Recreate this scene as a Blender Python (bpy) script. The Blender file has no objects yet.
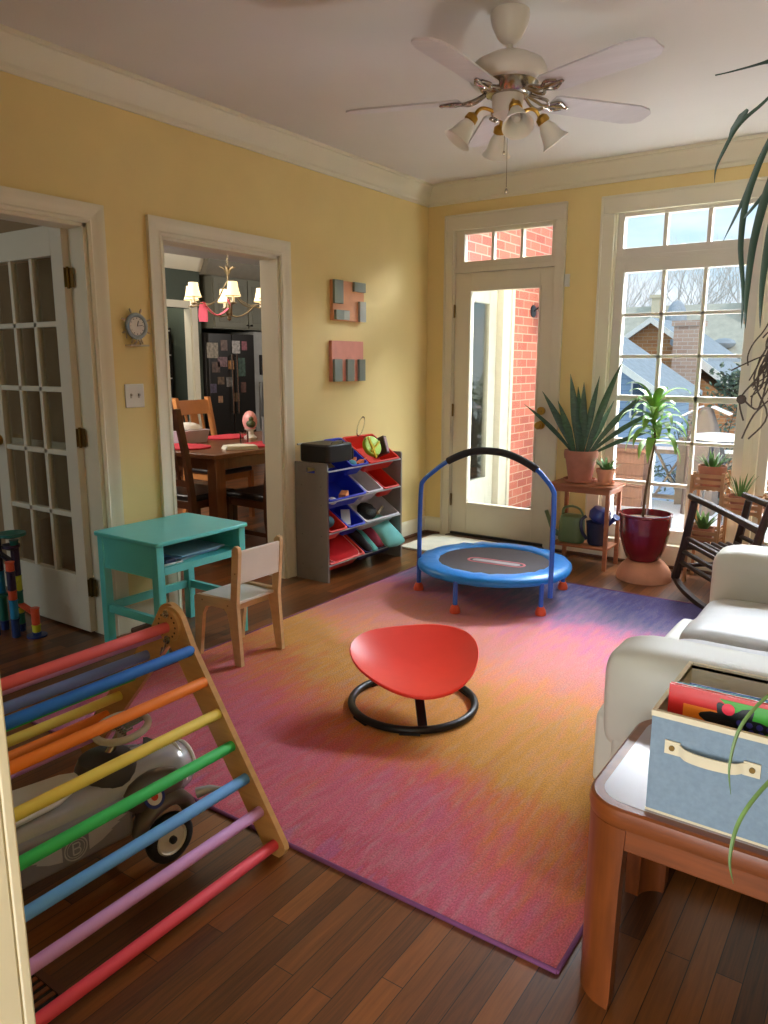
import bpy, bmesh, math, random
from mathutils import Vector, Matrix, noise
random.seed(7)
R = math.radians
PI = math.pi
scene = bpy.context.scene
COL = scene.collection

# ------------------------------------------------------------------ camera
cam_d = bpy.data.cameras.new('camera'); cam = bpy.data.objects.new('camera', cam_d); COL.objects.link(cam)
cam_d.sensor_fit = 'HORIZONTAL'; cam_d.sensor_width = 36.0
cam_d.lens = 36.0 * 755.5 / 768.0
cam_d.clip_start = 0.02; cam_d.clip_end = 300
cam.location = (3.2496, -5.2814, 1.3827)
cam.rotation_euler = (Matrix.Rotation(R(34.761), 3, 'Z') @ Matrix.Rotation(R(90 - 11.125), 3, 'X') @ Matrix.Rotation(R(0.095), 3, 'Z')).to_euler()
scene.camera = cam

# ------------------------------------------------------------------ view
scene.view_settings.view_transform = 'Standard'
scene.view_settings.look = 'None'
scene.view_settings.exposure = 0.92
scene.view_settings.gamma = 1.0
scene.view_settings.use_curve_mapping = False

# ------------------------------------------------------------------ world : blue sky with soft clouds
W = bpy.data.worlds.new('sky'); scene.world = W; W.use_nodes = True
nt = W.node_tree; nt.nodes.clear()
wo = nt.nodes.new('ShaderNodeOutputWorld'); bg = nt.nodes.new('ShaderNodeBackground')
tc = nt.nodes.new('ShaderNodeTexCoord'); mp = nt.nodes.new('ShaderNodeMapping'); mp.inputs['Scale'].default_value = (1, 1, 4)
nz = nt.nodes.new('ShaderNodeTexNoise'); nz.inputs['Scale'].default_value = 2.6; nz.inputs['Detail'].default_value = 6
rp = nt.nodes.new('ShaderNodeValToRGB')
rp.color_ramp.elements[0].position = .42; rp.color_ramp.elements[0].color = (.36, .66, .86, 1)
rp.color_ramp.elements[1].position = .60; rp.color_ramp.elements[1].color = (.80, .86, .92, 1)
nt.links.new(tc.outputs['Generated'], mp.inputs['Vector']); nt.links.new(mp.outputs[0], nz.inputs['Vector'])
nt.links.new(nz.outputs['Fac'], rp.inputs['Fac']); nt.links.new(rp.outputs[0], bg.inputs['Color'])
bg.inputs['Strength'].default_value = 0.72
nt.links.new(bg.outputs[0], wo.inputs['Surface'])

# ------------------------------------------------------------------ lights
def light(name, kind, loc, target, energy, color=(1, 1, 1), size=None, size_y=None, angle=None):
    d = bpy.data.lights.new(name, kind); o = bpy.data.objects.new(name, d); COL.objects.link(o)
    o.location = loc; d.energy = energy; d.color = color
    o.rotation_euler = (Vector(target) - Vector(loc)).to_track_quat('-Z', 'Y').to_euler()
    if kind == 'AREA':
        d.shape = 'RECTANGLE'; d.size = size; d.size_y = size_y or size
    if angle is not None: d.angle = angle
    return o
light('sun', 'SUN', (12, -6, 9), (0, 0, 0), .85, (1.0, .93, .84), angle=R(.6))
# added area lamp high outside the back windows, boosting the sky light indoors
sw_ = light('sky_window_fill', 'AREA', (2.45, .95, 3.25), (2.1, -1.9, 0.4), 275, (.90, .95, 1.0), 2.6, 1.3); sw_.data.spread = R(84)
# added fill lamp in the adjoining room, out of view behind the camera
light('adjoining_room_fill', 'AREA', (3.3, -7.6, 1.7), (1.2, -1.5, 1.5), 30, (.98, .99, 1.0), 2.4, 2.0)
# added area lamp hidden below the sill, imitating snow light on the ceiling
light('snow_bounce_fill', 'AREA', (2.42, .36, -.02), (1.6, -2.6, 2.9), 100, (.95, .97, 1.0), 1.9, .34)
light('adjoining_low_fill', 'AREA', (3.0, -6.9, .35), (1.3, -2.2, 2.6), 44, (.98, .99, 1.0), 1.8, 1.4)  # low fill lamp added to brighten the ceiling and upper left wall
light('dining_fill', 'AREA', (-2.6, -2.5, 2.2), (-2.6, 0.9, 1.0), 45, (1.0, .90, .78), 1.6, .8)  # fill lamp added inside the dining room to brighten it
light('kitchen_fill', 'AREA', (-2.2, 3.9, 2.2), (-3.9, 1.6, 1.2), 40, (1.0, .95, .88), 1.4, 1.2)  # unseen area lamp added to lift the kitchen
light('hall_area_light', 'AREA', (-1.6, -5.6, 2.0), (-1.2, -3.0, 1.0), 3, (1.0, .92, .80), 1.2, 1.2)  # weak warm area lamp standing in the hall

# ------------------------------------------------------------------ materials
def s2l(c):
    return tuple((x / 12.92 if x <= .04045 else ((x + .055) / 1.055) ** 2.4) for x in c)
def rgb(r, g, b): return s2l((r / 255, g / 255, b / 255)) + (1,)
MATS = {}
def mat(name, col, rough=.6, metal=0, var=.06, scale=14, bump=0.0, bscale=60, coat=0, emit=None, es=0, trans=0, stretch=(1, 1, 1), sss=0):
    if name in MATS: return MATS[name]
    m = bpy.data.materials.new(name); m.use_nodes = True; t = m.node_tree; p = t.nodes['Principled BSDF']
    c = rgb(*col)
    tcn = t.nodes.new('ShaderNodeTexCoord'); mpn = t.nodes.new('ShaderNodeMapping'); mpn.inputs['Scale'].default_value = stretch
    t.links.new(tcn.outputs['Object'], mpn.inputs['Vector'])
    n = t.nodes.new('ShaderNodeTexNoise'); n.inputs['Scale'].default_value = scale; n.inputs['Detail'].default_value = 5
    t.links.new(mpn.outputs[0], n.inputs['Vector'])
    r = t.nodes.new('ShaderNodeValToRGB')
    r.color_ramp.elements[0].position = .3; r.color_ramp.elements[1].position = .7
    r.color_ramp.elements[0].color = tuple(max(0, x * (1 - var)) for x in c[:3]) + (1,)
    r.color_ramp.elements[1].color = tuple(min(1, x * (1 + var)) for x in c[:3]) + (1,)
    t.links.new(n.outputs['Fac'], r.inputs['Fac']); t.links.new(r.outputs[0], p.inputs['Base Color'])
    p.inputs['Roughness'].default_value = rough; p.inputs['Metallic'].default_value = metal
    p.inputs['Coat Weight'].default_value = coat
    if trans: p.inputs['Transmission Weight'].default_value = trans
    if sss: p.inputs['Subsurface Weight'].default_value = sss; p.inputs['Subsurface Radius'].default_value = (.01, .01, .01)
    if emit: p.inputs['Emission Color'].default_value = rgb(*emit); p.inputs['Emission Strength'].default_value = es
    if bump:
        n2 = t.nodes.new('ShaderNodeTexNoise'); n2.inputs['Scale'].default_value = bscale; n2.inputs['Detail'].default_value = 4
        t.links.new(mpn.outputs[0], n2.inputs['Vector'])
        b = t.nodes.new('ShaderNodeBump'); b.inputs['Strength'].default_value = bump; b.inputs['Distance'].default_value = .004
        t.links.new(n2.outputs['Fac'], b.inputs['Height']); t.links.new(b.outputs[0], p.inputs['Normal'])
    MATS[name] = m; return m

def glass_mat(name, tint=(1, 1, 1), gloss=.10, rough=.0):
    m = bpy.data.materials.new(name); m.use_nodes = True; t = m.node_tree; t.nodes.clear()
    o = t.nodes.new('ShaderNodeOutputMaterial'); a = t.nodes.new('ShaderNodeBsdfTransparent'); g = t.nodes.new('ShaderNodeBsdfGlossy')
    a.inputs[0].default_value = tint + (1,); g.inputs['Roughness'].default_value = rough
    lw = t.nodes.new('ShaderNodeLayerWeight'); lw.inputs[0].default_value = .25
    mm = t.nodes.new('ShaderNodeMath'); mm.operation = 'MULTIPLY'; mm.inputs[1].default_value = gloss * 6
    mx = t.nodes.new('ShaderNodeMixShader')
    t.links.new(lw.outputs['Fresnel'], mm.inputs[0]); t.links.new(mm.outputs[0], mx.inputs[0])
    t.links.new(a.outputs[0], mx.inputs[1]); t.links.new(g.outputs[0], mx.inputs[2]); t.links.new(mx.outputs[0], o.inputs[0])
    MATS[name] = m; return m

def board_mat(name, c1, c2, gap, w=.057, l=.9, rough=.3, axis='y', coat=.3):
    """strip flooring: brick texture for the boards, stretched noise for the grain"""
    m = bpy.data.materials.new(name); m.use_nodes = True; t = m.node_tree; p = t.nodes['Principled BSDF']
    tcn = t.nodes.new('ShaderNodeTexCoord'); mpn = t.nodes.new('ShaderNodeMapping')
    if axis == 'y': mpn.inputs['Rotation'].default_value = (0, 0, R(90))
    t.links.new(tcn.outputs['Object'], mpn.inputs['Vector'])
    b = t.nodes.new('ShaderNodeTexBrick'); b.inputs['Scale'].default_value = 1
    b.inputs['Brick Width'].default_value = l; b.inputs['Row Height'].default_value = w; b.inputs['Mortar Size'].default_value = .0012
    b.inputs['Mortar Smooth'].default_value = .2; b.offset = .37; b.offset_frequency = 2; b.squash = .8; b.squash_frequency = 3
    b.inputs['Color1'].default_value = (0, 0, 0, 1); b.inputs['Color2'].default_value = (1, 1, 1, 1); b.inputs['Mortar'].default_value = (.5, .5, .5, 1)
    t.links.new(mpn.outputs[0], b.inputs['Vector'])
    m2 = t.nodes.new('ShaderNodeMapping'); m2.inputs['Scale'].default_value = (3, 60, 1)
    t.links.new(mpn.outputs[0], m2.inputs['Vector'])
    n = t.nodes.new('ShaderNodeTexNoise'); n.inputs['Scale'].default_value = 1.6; n.inputs['Detail'].default_value = 6; n.inputs['Distortion'].default_value = 1.2
    t.links.new(m2.outputs[0], n.inputs['Vector'])
    a = t.nodes.new('ShaderNodeMath'); a.operation = 'MULTIPLY_ADD'; a.inputs[1].default_value = .55
    t.links.new(b.outputs['Color'], a.inputs[0]); 
    s = t.nodes.new('ShaderNodeMath'); s.operation = 'MULTIPLY'; s.inputs[1].default_value = .62
    t.links.new(n.outputs['Fac'], s.inputs[0]); t.links.new(s.outputs[0], a.inputs[2])
    r = t.nodes.new('ShaderNodeValToRGB'); r.color_ramp.elements[0].position = .15; r.color_ramp.elements[1].position = .95
    r.color_ramp.elements[0].color = rgb(*c1); r.color_ramp.elements[1].color = rgb(*c2)
    t.links.new(a.outputs[0], r.inputs['Fac'])
    mx = t.nodes.new('ShaderNodeMix'); mx.data_type = 'RGBA'; mx.inputs['B'].default_value = rgb(*gap)
    t.links.new(b.outputs['Fac'], mx.inputs['Factor']); t.links.new(r.outputs[0], mx.inputs['A']); t.links.new(mx.outputs['Result'], p.inputs['Base Color'])
    p.inputs['Roughness'].default_value = rough; p.inputs['Coat Weight'].default_value = coat; p.inputs['Coat Roughness'].default_value = .2
    bp = t.nodes.new('ShaderNodeBump'); bp.inputs['Strength'].default_value = .15; bp.inputs['Distance'].default_value = .001; bp.invert = True
    t.links.new(b.outputs['Fac'], bp.inputs['Height']); t.links.new(bp.outputs[0], p.inputs['Normal'])
    MATS[name] = m; return m

def brick_mat(name, c1, c2, mortar, axes='yz', bw=.21, bh=.075):
    m = bpy.data.materials.new(name); m.use_nodes = True; t = m.node_tree; p = t.nodes['Principled BSDF']
    tcn = t.nodes.new('ShaderNodeTexCoord'); sp = t.nodes.new('ShaderNodeSeparateXYZ'); cb = t.nodes.new('ShaderNodeCombineXYZ')
    t.links.new(tcn.outputs['Object'], sp.inputs[0])
    if axes == 'xyz':
        ad = t.nodes.new('ShaderNodeMath'); t.links.new(sp.outputs['X'], ad.inputs[0]); t.links.new(sp.outputs['Y'], ad.inputs[1]); t.links.new(ad.outputs[0], cb.inputs[0])
    else:
        t.links.new(sp.outputs[axes[0].upper()], cb.inputs[0])
    t.links.new(sp.outputs['Z'], cb.inputs[1])
    b = t.nodes.new('ShaderNodeTexBrick'); b.inputs['Scale'].default_value = 1
    b.inputs['Brick Width'].default_value = bw; b.inputs['Row Height'].default_value = bh; b.inputs['Mortar Size'].default_value = bh * .07
    b.inputs['Color1'].default_value = rgb(*c1); b.inputs['Color2'].default_value = rgb(*c2); b.inputs['Mortar'].default_value = rgb(*mortar)
    t.links.new(cb.outputs[0], b.inputs['Vector']); t.links.new(b.outputs['Color'], p.inputs['Base Color'])
    p.inputs['Roughness'].default_value = .85
    bp = t.nodes.new('ShaderNodeBump'); bp.inputs['Strength'].default_value = .5; bp.inputs['Distance'].default_value = .01; bp.invert = True
    t.links.new(b.outputs['Fac'], bp.inputs['Height']); t.links.new(bp.outputs[0], p.inputs['Normal'])
    MATS[name] = m; return m

def siding_mat(name, c, dark, pitch=.14):
    m = bpy.data.materials.new(name); m.use_nodes = True; t = m.node_tree; p = t.nodes['Principled BSDF']
    tcn = t.nodes.new('ShaderNodeTexCoord'); w = t.nodes.new('ShaderNodeTexWave'); w.wave_type = 'BANDS'; w.bands_direction = 'Z'; w.wave_profile = 'SAW'
    w.inputs['Scale'].default_value = .314 / pitch
    t.links.new(tcn.outputs['Object'], w.inputs['Vector'])
    r = t.nodes.new('ShaderNodeValToRGB'); r.color_ramp.elements[0].color = rgb(*dark); r.color_ramp.elements[1].color = rgb(*c); r.color_ramp.elements[1].position = .18
    t.links.new(w.outputs['Fac'], r.inputs['Fac']); t.links.new(r.outputs[0], p.inputs['Base Color']); p.inputs['Roughness'].default_value = .7
    MATS[name] = m; return m

M_YEL = mat('paint_yellow', (234, 211, 148), .75, var=.03, scale=3, bump=.05, bscale=180)
M_CEIL = mat('paint_ceiling', (222, 218, 214), .85, var=.02, scale=2)
M_TRIM = mat('paint_trim', (228, 222, 200), .45, var=.02, scale=5)
M_DOORW = mat('paint_door', (220, 212, 192), .45, var=.02, scale=5)
M_SASH = mat('paint_sash', (212, 206, 194), .5, var=.02, scale=5)
M_BRASS = mat('brass', (190, 150, 70), .28, .95, var=.1)
M_BRASSD = mat('old_brass', (120, 95, 50), .4, .9, var=.15)
M_NICKEL = mat('polished_nickel', (170, 160, 148), .22, .95)
M_BLACK = mat('black_plastic', (22, 21, 22), .45, var=.1)
M_DARKM = mat('dark_metal', (26, 24, 25), .4, .3)
M_WHITEP = mat('white_plastic', (222, 220, 215), .4, var=.02)
M_TURQ = mat('turquoise_paint', (98, 214, 216), .38, var=.03, scale=8, coat=.2)
M_BIRCH = mat('birch_plywood', (206, 160, 104), .5, var=.10, scale=6, stretch=(1, 1, 9))
M_BIRCHL = mat('pale_birch', (212, 178, 134), .5, var=.08, scale=6, stretch=(1, 1, 6))
M_OAK = mat('honey_wood', (124, 64, 26), .34, var=.22, scale=5, stretch=(1, 5, 12), coat=.25)
M_OAKV = mat('honey_wood_upright', (118, 60, 24), .36, var=.22, scale=6, stretch=(9, 9, 1), coat=.25)
M_STAND = mat('stand_wood', (162, 98, 60), .45, var=.15, scale=9, stretch=(1, 1, 5))
M_TWIG = mat('dark_twig_wood', (52, 33, 24), .5, var=.25, scale=20, bump=.3, bscale=30)
M_TERRA = mat('terracotta', (176, 116, 94), .85, var=.12, scale=12, bump=.1)
M_TERRAL = mat('pale_terracotta', (204, 142, 112), .9, var=.10, scale=9, bump=.1)
M_MAROON = mat('maroon_glaze', (116, 22, 34), .22, var=.08, coat=.6)
M_SOIL = mat('soil', (52, 38, 30), .95, var=.4, scale=60, bump=.6)
M_LEAFD = mat('snake_leaf', (62, 92, 66), .42, var=.35, scale=30, stretch=(1, 1, 2.5))
M_LEAF = mat('dracaena_leaf', (122, 168, 70), .45, var=.25, scale=12)
M_LEAFH = mat('hanging_leaf', (44, 66, 56), .45, var=.22, scale=10)
M_LEAFG = mat('small_leaf', (84, 128, 62), .5, var=.3, scale=16)
M_ROOT = mat('dry_root', (70, 58, 52), .9, var=.2)
M_SOFA = mat('cream_leather', (200, 198, 184), .48, var=.04, scale=5, bump=.35, bscale=9)
M_SOFAS = mat('grey_leather', (196, 197, 198), .42, var=.04, scale=5, bump=.5, bscale=12, stretch=(.5, 3, 1))
M_REDP = mat('coral_red_plastic', (252, 66, 52), .38, var=.02)
M_ORANGEP = mat('orange_foot', (226, 88, 52), .5, var=.05)
M_BLUET = mat('blue_tube', (34, 96, 196), .35, var=.03, coat=.2)
M_BLUEV = mat('blue_vinyl', (28, 130, 214), .38, var=.04, bump=.7, bscale=26)
M_MAT = mat('grey_mat', (72, 66, 70), .75, var=.05, bump=.2, bscale=200)
M_FOAM = mat('black_foam', (34, 32, 32), .8, bump=.2)
M_GREY = mat('grey_board', (134, 128, 124), .6, var=.04)
M_BINB = mat('bin_blue', (28, 52, 200), .4, var=.04)
M_BINR = mat('bin_red', (222, 50, 34), .4, var=.04)
M_BINW = mat('bin_grey', (206, 202, 208), .45, var=.03)
M_ROD = mat('silver_rod', (198, 200, 206), .3, .5)
M_LINEN = mat('blue_grey_linen', (132, 152, 170), .9, var=.07, scale=90, bump=.3, bscale=240)
M_CREAM = mat('cream_cloth', (228, 216, 186), .85, var=.04, bump=.2)
M_GLOBE = mat('frosted_glass', (232, 228, 216), .35, var=.02, sss=.3)
M_FANW = mat('fan_white', (222, 214, 204), .4, var=.02)
M_BLADE = mat('fan_blade', (206, 200, 202), .5, var=.05, scale=5, stretch=(1, 8, 1))
M_SILV = mat('silver_paint', (176, 177, 180), .24, .28, var=.05, coat=.5)
M_SILVD = mat('grey_decal', (104, 106, 110), .4, .3)
M_RUBB = mat('tyre_rubber', (24, 24, 25), .7)
M_FLOOR = board_mat('strip_floor', (46, 26, 15), (142, 84, 36), (34, 20, 12), rough=.36)
M_GLASS = glass_mat('window_glass', (.98, .99, 1.0), .10)
M_GLASSD = glass_mat('door_glass', (.95, .96, .94), .10)
M_BRICK = brick_mat('red_brick', (180, 104, 90), (158, 86, 76), (186, 150, 136))
M_SNOW = mat('snow', (232, 236, 246), .8, var=.03, scale=6, bump=.4, bscale=12)
M_GWALL = mat('paint_sage', (82, 92, 82), .8, var=.03)
M_CAB = mat('cabinet_sage', (126, 126, 112), .6, var=.03)
M_WALNUT = mat('dining_wood', (112, 66, 38), .35, var=.18, scale=7, stretch=(1, 7, 1), coat=.3)
M_WALNUTD = mat('dark_chair_wood', (82, 46, 26), .4, var=.2, scale=8, coat=.2)
M_OAKG = mat('golden_chair_wood', (186, 126, 74), .4, var=.12, scale=8, coat=.2)
M_LEATHER = mat('black_seat_leather', (24, 22, 26), .3)

# ------------------------------------------------------------------ mesh helper
class MB:
    def __init__(self): self.bm = bmesh.new(); self.mi = 0
    def _new(self, verts, faces):
        vs = [self.bm.verts.new(v) for v in verts]
        for f in faces:
            try:
                ff = self.bm.faces.new([vs[i] for i in f]); ff.material_index = self.mi
            except ValueError: pass
        return self
    def box(self, x0, x1, y0, y1, z0, z1, M=None):
        v = [Vector((x, y, z)) for x in (x0, x1) for y in (y0, y1) for z in (z0, z1)]
        if M is not None: v = [M @ p for p in v]
        return self._new(v, [(0, 1, 3, 2), (4, 6, 7, 5), (0, 4, 5, 1), (2, 3, 7, 6), (0, 2, 6, 4), (1, 5, 7, 3)])
    def beam(self, a, b, w, h, up=(0, 0, 1)):
        a = Vector(a); b = Vector(b); d = (b - a); L = d.length; d.normalize(); up = Vector(up)
        s = d.cross(up)
        if s.length < 1e-4: s = d.cross(Vector((1, 0, 0)))
        s.normalize(); u = s.cross(d)
        M = Matrix((s, d, u)).transposed().to_4x4(); M.translation = a
        return self.box(-w / 2, w / 2, 0, L, -h / 2, h / 2, M)
    def loft(self, rings, cap=True, closed=False):
        n = len(rings[0]); vs = [[self.bm.verts.new(p) for p in r] for r in rings]
        m = len(rings)
        for i in range(m if closed else m - 1):
            a = vs[i]; b = vs[(i + 1) % m]
            for j in range(n):
                f = self.bm.faces.new((a[j], a[(j + 1) % n], b[(j + 1) % n], b[j])); f.material_index = self.mi
        if cap and not closed:
            for r, fl in ((vs[0], True), (vs[-1], False)):
                try:
                    f = self.bm.faces.new(list(reversed(r)) if fl else r); f.material_index = self.mi
                except ValueError: pass
        return self
    def tube(self, pts, r, seg=8, closed=False, cap=True, flat=1.0):
        pts = [Vector(p) for p in pts]; n = len(pts); rr = r if isinstance(r, (list, tuple)) else [r] * n
        rings = []; prev = None
        for i, p in enumerate(pts):
            if closed: t = pts[(i + 1) % n] - pts[i - 1]
            else: t = pts[min(i + 1, n - 1)] - pts[max(i - 1, 0)]
            t.normalize()
            if prev is None:
                s = t.cross(Vector((0, 0, 1)))
                if s.length < .05: s = t.cross(Vector((1, 0, 0)))
            else: s = prev - t * prev.dot(t)
            s.normalize(); prev = s; u = t.cross(s)
            rings.append([p + (s * math.cos(2 * PI * k / seg) + u * math.sin(2 * PI * k / seg) * flat) * rr[i] for k in range(seg)])
        return self.loft(rings, cap, closed)
    def lathe(self, prof, c=(0, 0, 0), seg=24, M=None, cap=True):
        M = M or Matrix.Identity(4); c = Vector(c)
        rings = [[c + M @ Vector((r * math.cos(2 * PI * k / seg), r * math.sin(2 * PI * k / seg), z)) for k in range(seg)] for r, z in prof]
        return self.loft(rings, cap)
    def prism(self, poly, axis, a, b):
        def P(p, t):
            if axis == 'x': return Vector((t, p[0], p[1]))
            if axis == 'y': return Vector((p[0], t, p[1]))
            return Vector((p[0], p[1], t))
        return self.loft([[P(p, a) for p in poly], [P(p, b) for p in poly]])
    def cyl(self, a, b, r, seg=12, r2=None): return self.tube([a, b], [r, r2 if r2 is not None else r], seg)
    def ell(self, c, rx, ry, rz, seg=14, rings=8, M=None):
        c = Vector(c); M = M or Matrix.Identity(3)
        rr = []
        for i in range(rings + 1):
            a = -PI / 2 + PI * i / rings; k = max(math.cos(a), .02)
            rr.append([c + M @ Vector((rx * k * math.cos(2 * PI * j / seg), ry * k * math.sin(2 * PI * j / seg), rz * math.sin(a))) for j in range(seg)])
        return self.loft(rr)
    def leaf(self, pts, w, th=.0016, side=None, fold=.25, prof=None):
        """blade along pts with a shallow V and real thickness; w = greatest width"""
        pts = [Vector(p) for p in pts]; n = len(pts); rings = []
        for i, p in enumerate(pts):
            t = (pts[min(i + 1, n - 1)] - pts[max(i - 1, 0)]).normalized()
            s = t.cross(Vector((0, 0, 1))) if side is None else Vector(side)
            if s.length < .05: s = Vector((1, 0, 0))
            s = (s - t * s.dot(t)).normalized(); u = s.cross(t)
            f = i / (n - 1)
            k = prof(f) if prof else (.35 + .65 * min(1, f * 3)) * (1 - f ** 3)
            k = max(k, .04) * w / 2
            rings.append([p - s * k + u * k * fold, p - u * th / 2, p + s * k + u * k * fold, p + u * th / 2 + u * .0004])
        return self.loft(rings)

def ppos(o):
    v = Vector((0, 0, 0))
    while o is not None: v += o.location; o = o.parent
    return v
def smooth_by_angle(me, ang=40):
    bm = bmesh.new(); bm.from_mesh(me)
    for f in bm.faces: f.smooth = True
    for e in bm.edges:
        if len(e.link_faces) == 2:
            if e.link_faces[0].normal.angle(e.link_faces[1].normal, 0) > R(ang): e.smooth = False
    bm.to_mesh(me); bm.free()
def obj(name, mb, m, parent=None, bevel=0, ang=40, mods=None, weld=False):
    bm = mb.bm; off = ppos(parent)
    if weld: bmesh.ops.remove_doubles(bm, verts=bm.verts, dist=1e-5)
    bmesh.ops.translate(bm, verts=bm.verts, vec=-off)
    bmesh.ops.recalc_face_normals(bm, faces=bm.faces)
    me = bpy.data.meshes.new(name); bm.to_mesh(me); bm.free()
    smooth_by_angle(me, ang)
    for x in (m if isinstance(m, (list, tuple)) else [m]): me.materials.append(x)
    o = bpy.data.objects.new(name, me); COL.objects.link(o); o.parent = parent
    if bevel:
        b = o.modifiers.new('bevel', 'BEVEL'); b.width = bevel; b.segments = 2; b.limit_method = 'ANGLE'; b.angle_limit = R(40)
    return o
def thing(name, label, cat, loc=(0, 0, 0), group=None):
    o = bpy.data.objects.new(name, None); COL.objects.link(o); o.location = loc; o.empty_display_size = .1
    o['label'] = label; o['category'] = cat
    if group: o['group'] = group
    return o
def tag(o, label, cat, group=None, kind=None):
    o['label'] = label; o['category'] = cat
    if group: o['group'] = group
    if kind: o['kind'] = kind
    return o
def struct(o): o['kind'] = 'structure'; return o
def copy_tree(o, parent=None):
    c = o.copy(); COL.objects.link(c)
    if parent is not None: c.parent = parent
    for ch in list(o.children): copy_tree(ch, c)
    return c
def place(o, loc, rz=0, label=None):
    o.location = loc; o.rotation_euler = (0, 0, rz)
    if label: o['label'] = label
    return o
def smoothpts(P, n=8, closed=False):
    P = [Vector(p) for p in P]; out = []; N = len(P)
    for i in range(N if closed else N - 1):
        if closed: a, b, c, d = P[i - 1], P[i], P[(i + 1) % N], P[(i + 2) % N]
        else: a, b, c, d = P[max(i - 1, 0)], P[i], P[i + 1], P[min(i + 2, N - 1)]
        for k in range(n):
            t = k / n
            out.append(.5 * ((2 * b) + (-a + c) * t + (2 * a - 5 * b + 4 * c - d) * t * t + (-a + 3 * b - 3 * c + d) * t ** 3))
    if not closed: out.append(P[-1])
    return out
def rrect(x0, x1, y0, y1, r, n=5):
    out = []
    for cx, cy, a0 in ((x1 - r, y1 - r, 0), (x0 + r, y1 - r, 90), (x0 + r, y0 + r, 180), (x1 - r, y0 + r, 270)):
        for k in range(n + 1):
            a = R(a0 + 90 * k / n); out.append((cx + r * math.cos(a), cy + r * math.sin(a)))
    return out

# ================================================================== SETTING
H = 2.71
RX = 3.62                                  # right wall
mb = MB(); mb.box(-5.7, 3.76, -8.5, .14, -.08, 0); mb.box(-5.7, .25, .14, 3.9, -.08, 0); struct(obj('floor', mb, M_FLOOR))
mb = MB(); mb.box(-5.7, 3.76, -8.5, .14, H, H + .08); mb.box(-5.7, .25, .14, 3.9, H, H + .08); struct(obj('ceiling', mb, M_CEIL))
# left wall: french door opening y -4.05..-3.05, dining opening y -2.61..-1.715
D0, D1, E0, E1, DT = -3.95, -3.034, -2.604, -1.722, 2.02
mb = MB()
for a, b in ((-8.5, D0), (D1, E0), (E1, .14)): mb.box(-.14, 0, a, b, 0, H)
for a, b in ((D0, D1), (E0, E1)): mb.box(-.14, 0, a, b, DT, H)
struct(obj('wall_left', mb, M_YEL))
# back wall: door opening x .225..1.072, window opening x 1.46..3.40
BX0, BX1, WX0, WX1, BT, WB = .225, 1.072, 1.462, 3.395, 2.405, .13
mb = MB(); mb.box(0, BX0, 0, .14, 0, H); mb.box(BX1, WX0, 0, .14, 0, H); mb.box(WX1, 3.76, 0, .14, 0, H)
mb.box(BX0, BX1, 0, .14, BT, H); mb.box(WX0, WX1, 0, .14, BT, H); mb.box(WX0, WX1, 0, .14, 0, WB)
struct(obj('wall_back', mb, M_YEL))
mb = MB(); mb.box(RX, 3.76, -8.5, 0, 0, H); struct(obj('wall_right', mb, M_YEL))
PX = 2.42
mb = MB(); mb.box(0, PX - .02, -4.99, -4.875, 0, H); mb.box(PX - .02, RX, -4.99, -4.875, 2.2, H); struct(obj('wall_front', mb, M_YEL))
# opening casing the picture is taken through
mb = MB(); mb.box(PX - .1, PX, -4.875, -4.86, 0, 2.25); mb.box(PX - .1, PX, -5.005, -4.99, 0, 2.25); mb.box(PX - .02, PX, -4.99, -4.875, 0, 2.2)
mb.box(PX - .1, RX, -4.875, -4.86, 2.2, 2.29); mb.box(PX - .1, RX, -5.005, -4.99, 2.2, 2.29)
struct(obj('trim_1', mb, M_TRIM, bevel=.003))

# crown moulding
def crown(name, axis, a, b, base, sgn):
    prof = [(0, H - .143), (.012, H - .143), (.014, H - .122), (.026, H - .112), (.034, H - .092), (.052, H - .056), (.072, H - .036), (.078, H - .022), (.09, H - .018), (.09, H), (0, H)]
    m = MB(); m.prism([(base + sgn * p[0], p[1]) for p in prof], axis, a, b); return struct(obj(name, m, M_TRIM, ang=25))
crown('trim_2', 'y', -4.875, 0, 0, 1)
crown('trim_3', 'x', 0, RX, 0, -1)
crown('trim_4', 'y', -4.875, 0, RX, -1)
# baseboards with stained shoe
def base_y(name, x, s, a, b):
    m = MB(); m.prism([(x, 0), (x + s * .016, 0), (x + s * .016, .11), (x + s * .008, .13), (x, .135)], 'y', a, b)
    return struct(obj(name, m, M_TRIM))
def shoe_y(x, s, a, b):
    m = MB(); m.prism([(x + s * .016, 0), (x + s * .034, 0), (x + s * .031, .014), (x + s * .016, .02)], 'y', a, b); return m
base_y('baseboard_left', 0, 1, -2.948, -2.697); base_y('baseboard_left.001', 0, 1, -1.63, 0)
base_y('baseboard_left.002', 0, 1, -4.875, -4.05)
struct(obj('trim_5', shoe_y(0, 1, -1.63, 0), M_WALNUTD)); struct(obj('trim_6', shoe_y(0, 1, -2.948, -2.697), M_WALNUTD))
m = MB(); m.prism([(0, 0), (-.016, 0), (-.016, .11), (-.008, .13), (0, .135)], 'x', 0.016, .163)
m.prism([(0, 0), (-.016, 0), (-.016, .11), (-.008, .13), (0, .135)], 'x', 1.135, RX); struct(obj('baseboard_back', m, M_TRIM))
m = MB(); 
for a, b in ((0.03, .163), (1.135, RX)): m.prism([(-.016, 0), (-.034, 0), (-.031, .014), (-.016, .02)], 'x', a, b)
struct(obj('trim_7', m, M_WALNUTD))
base_y('baseboard_right', RX, -1, -4.875, 0)

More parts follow.
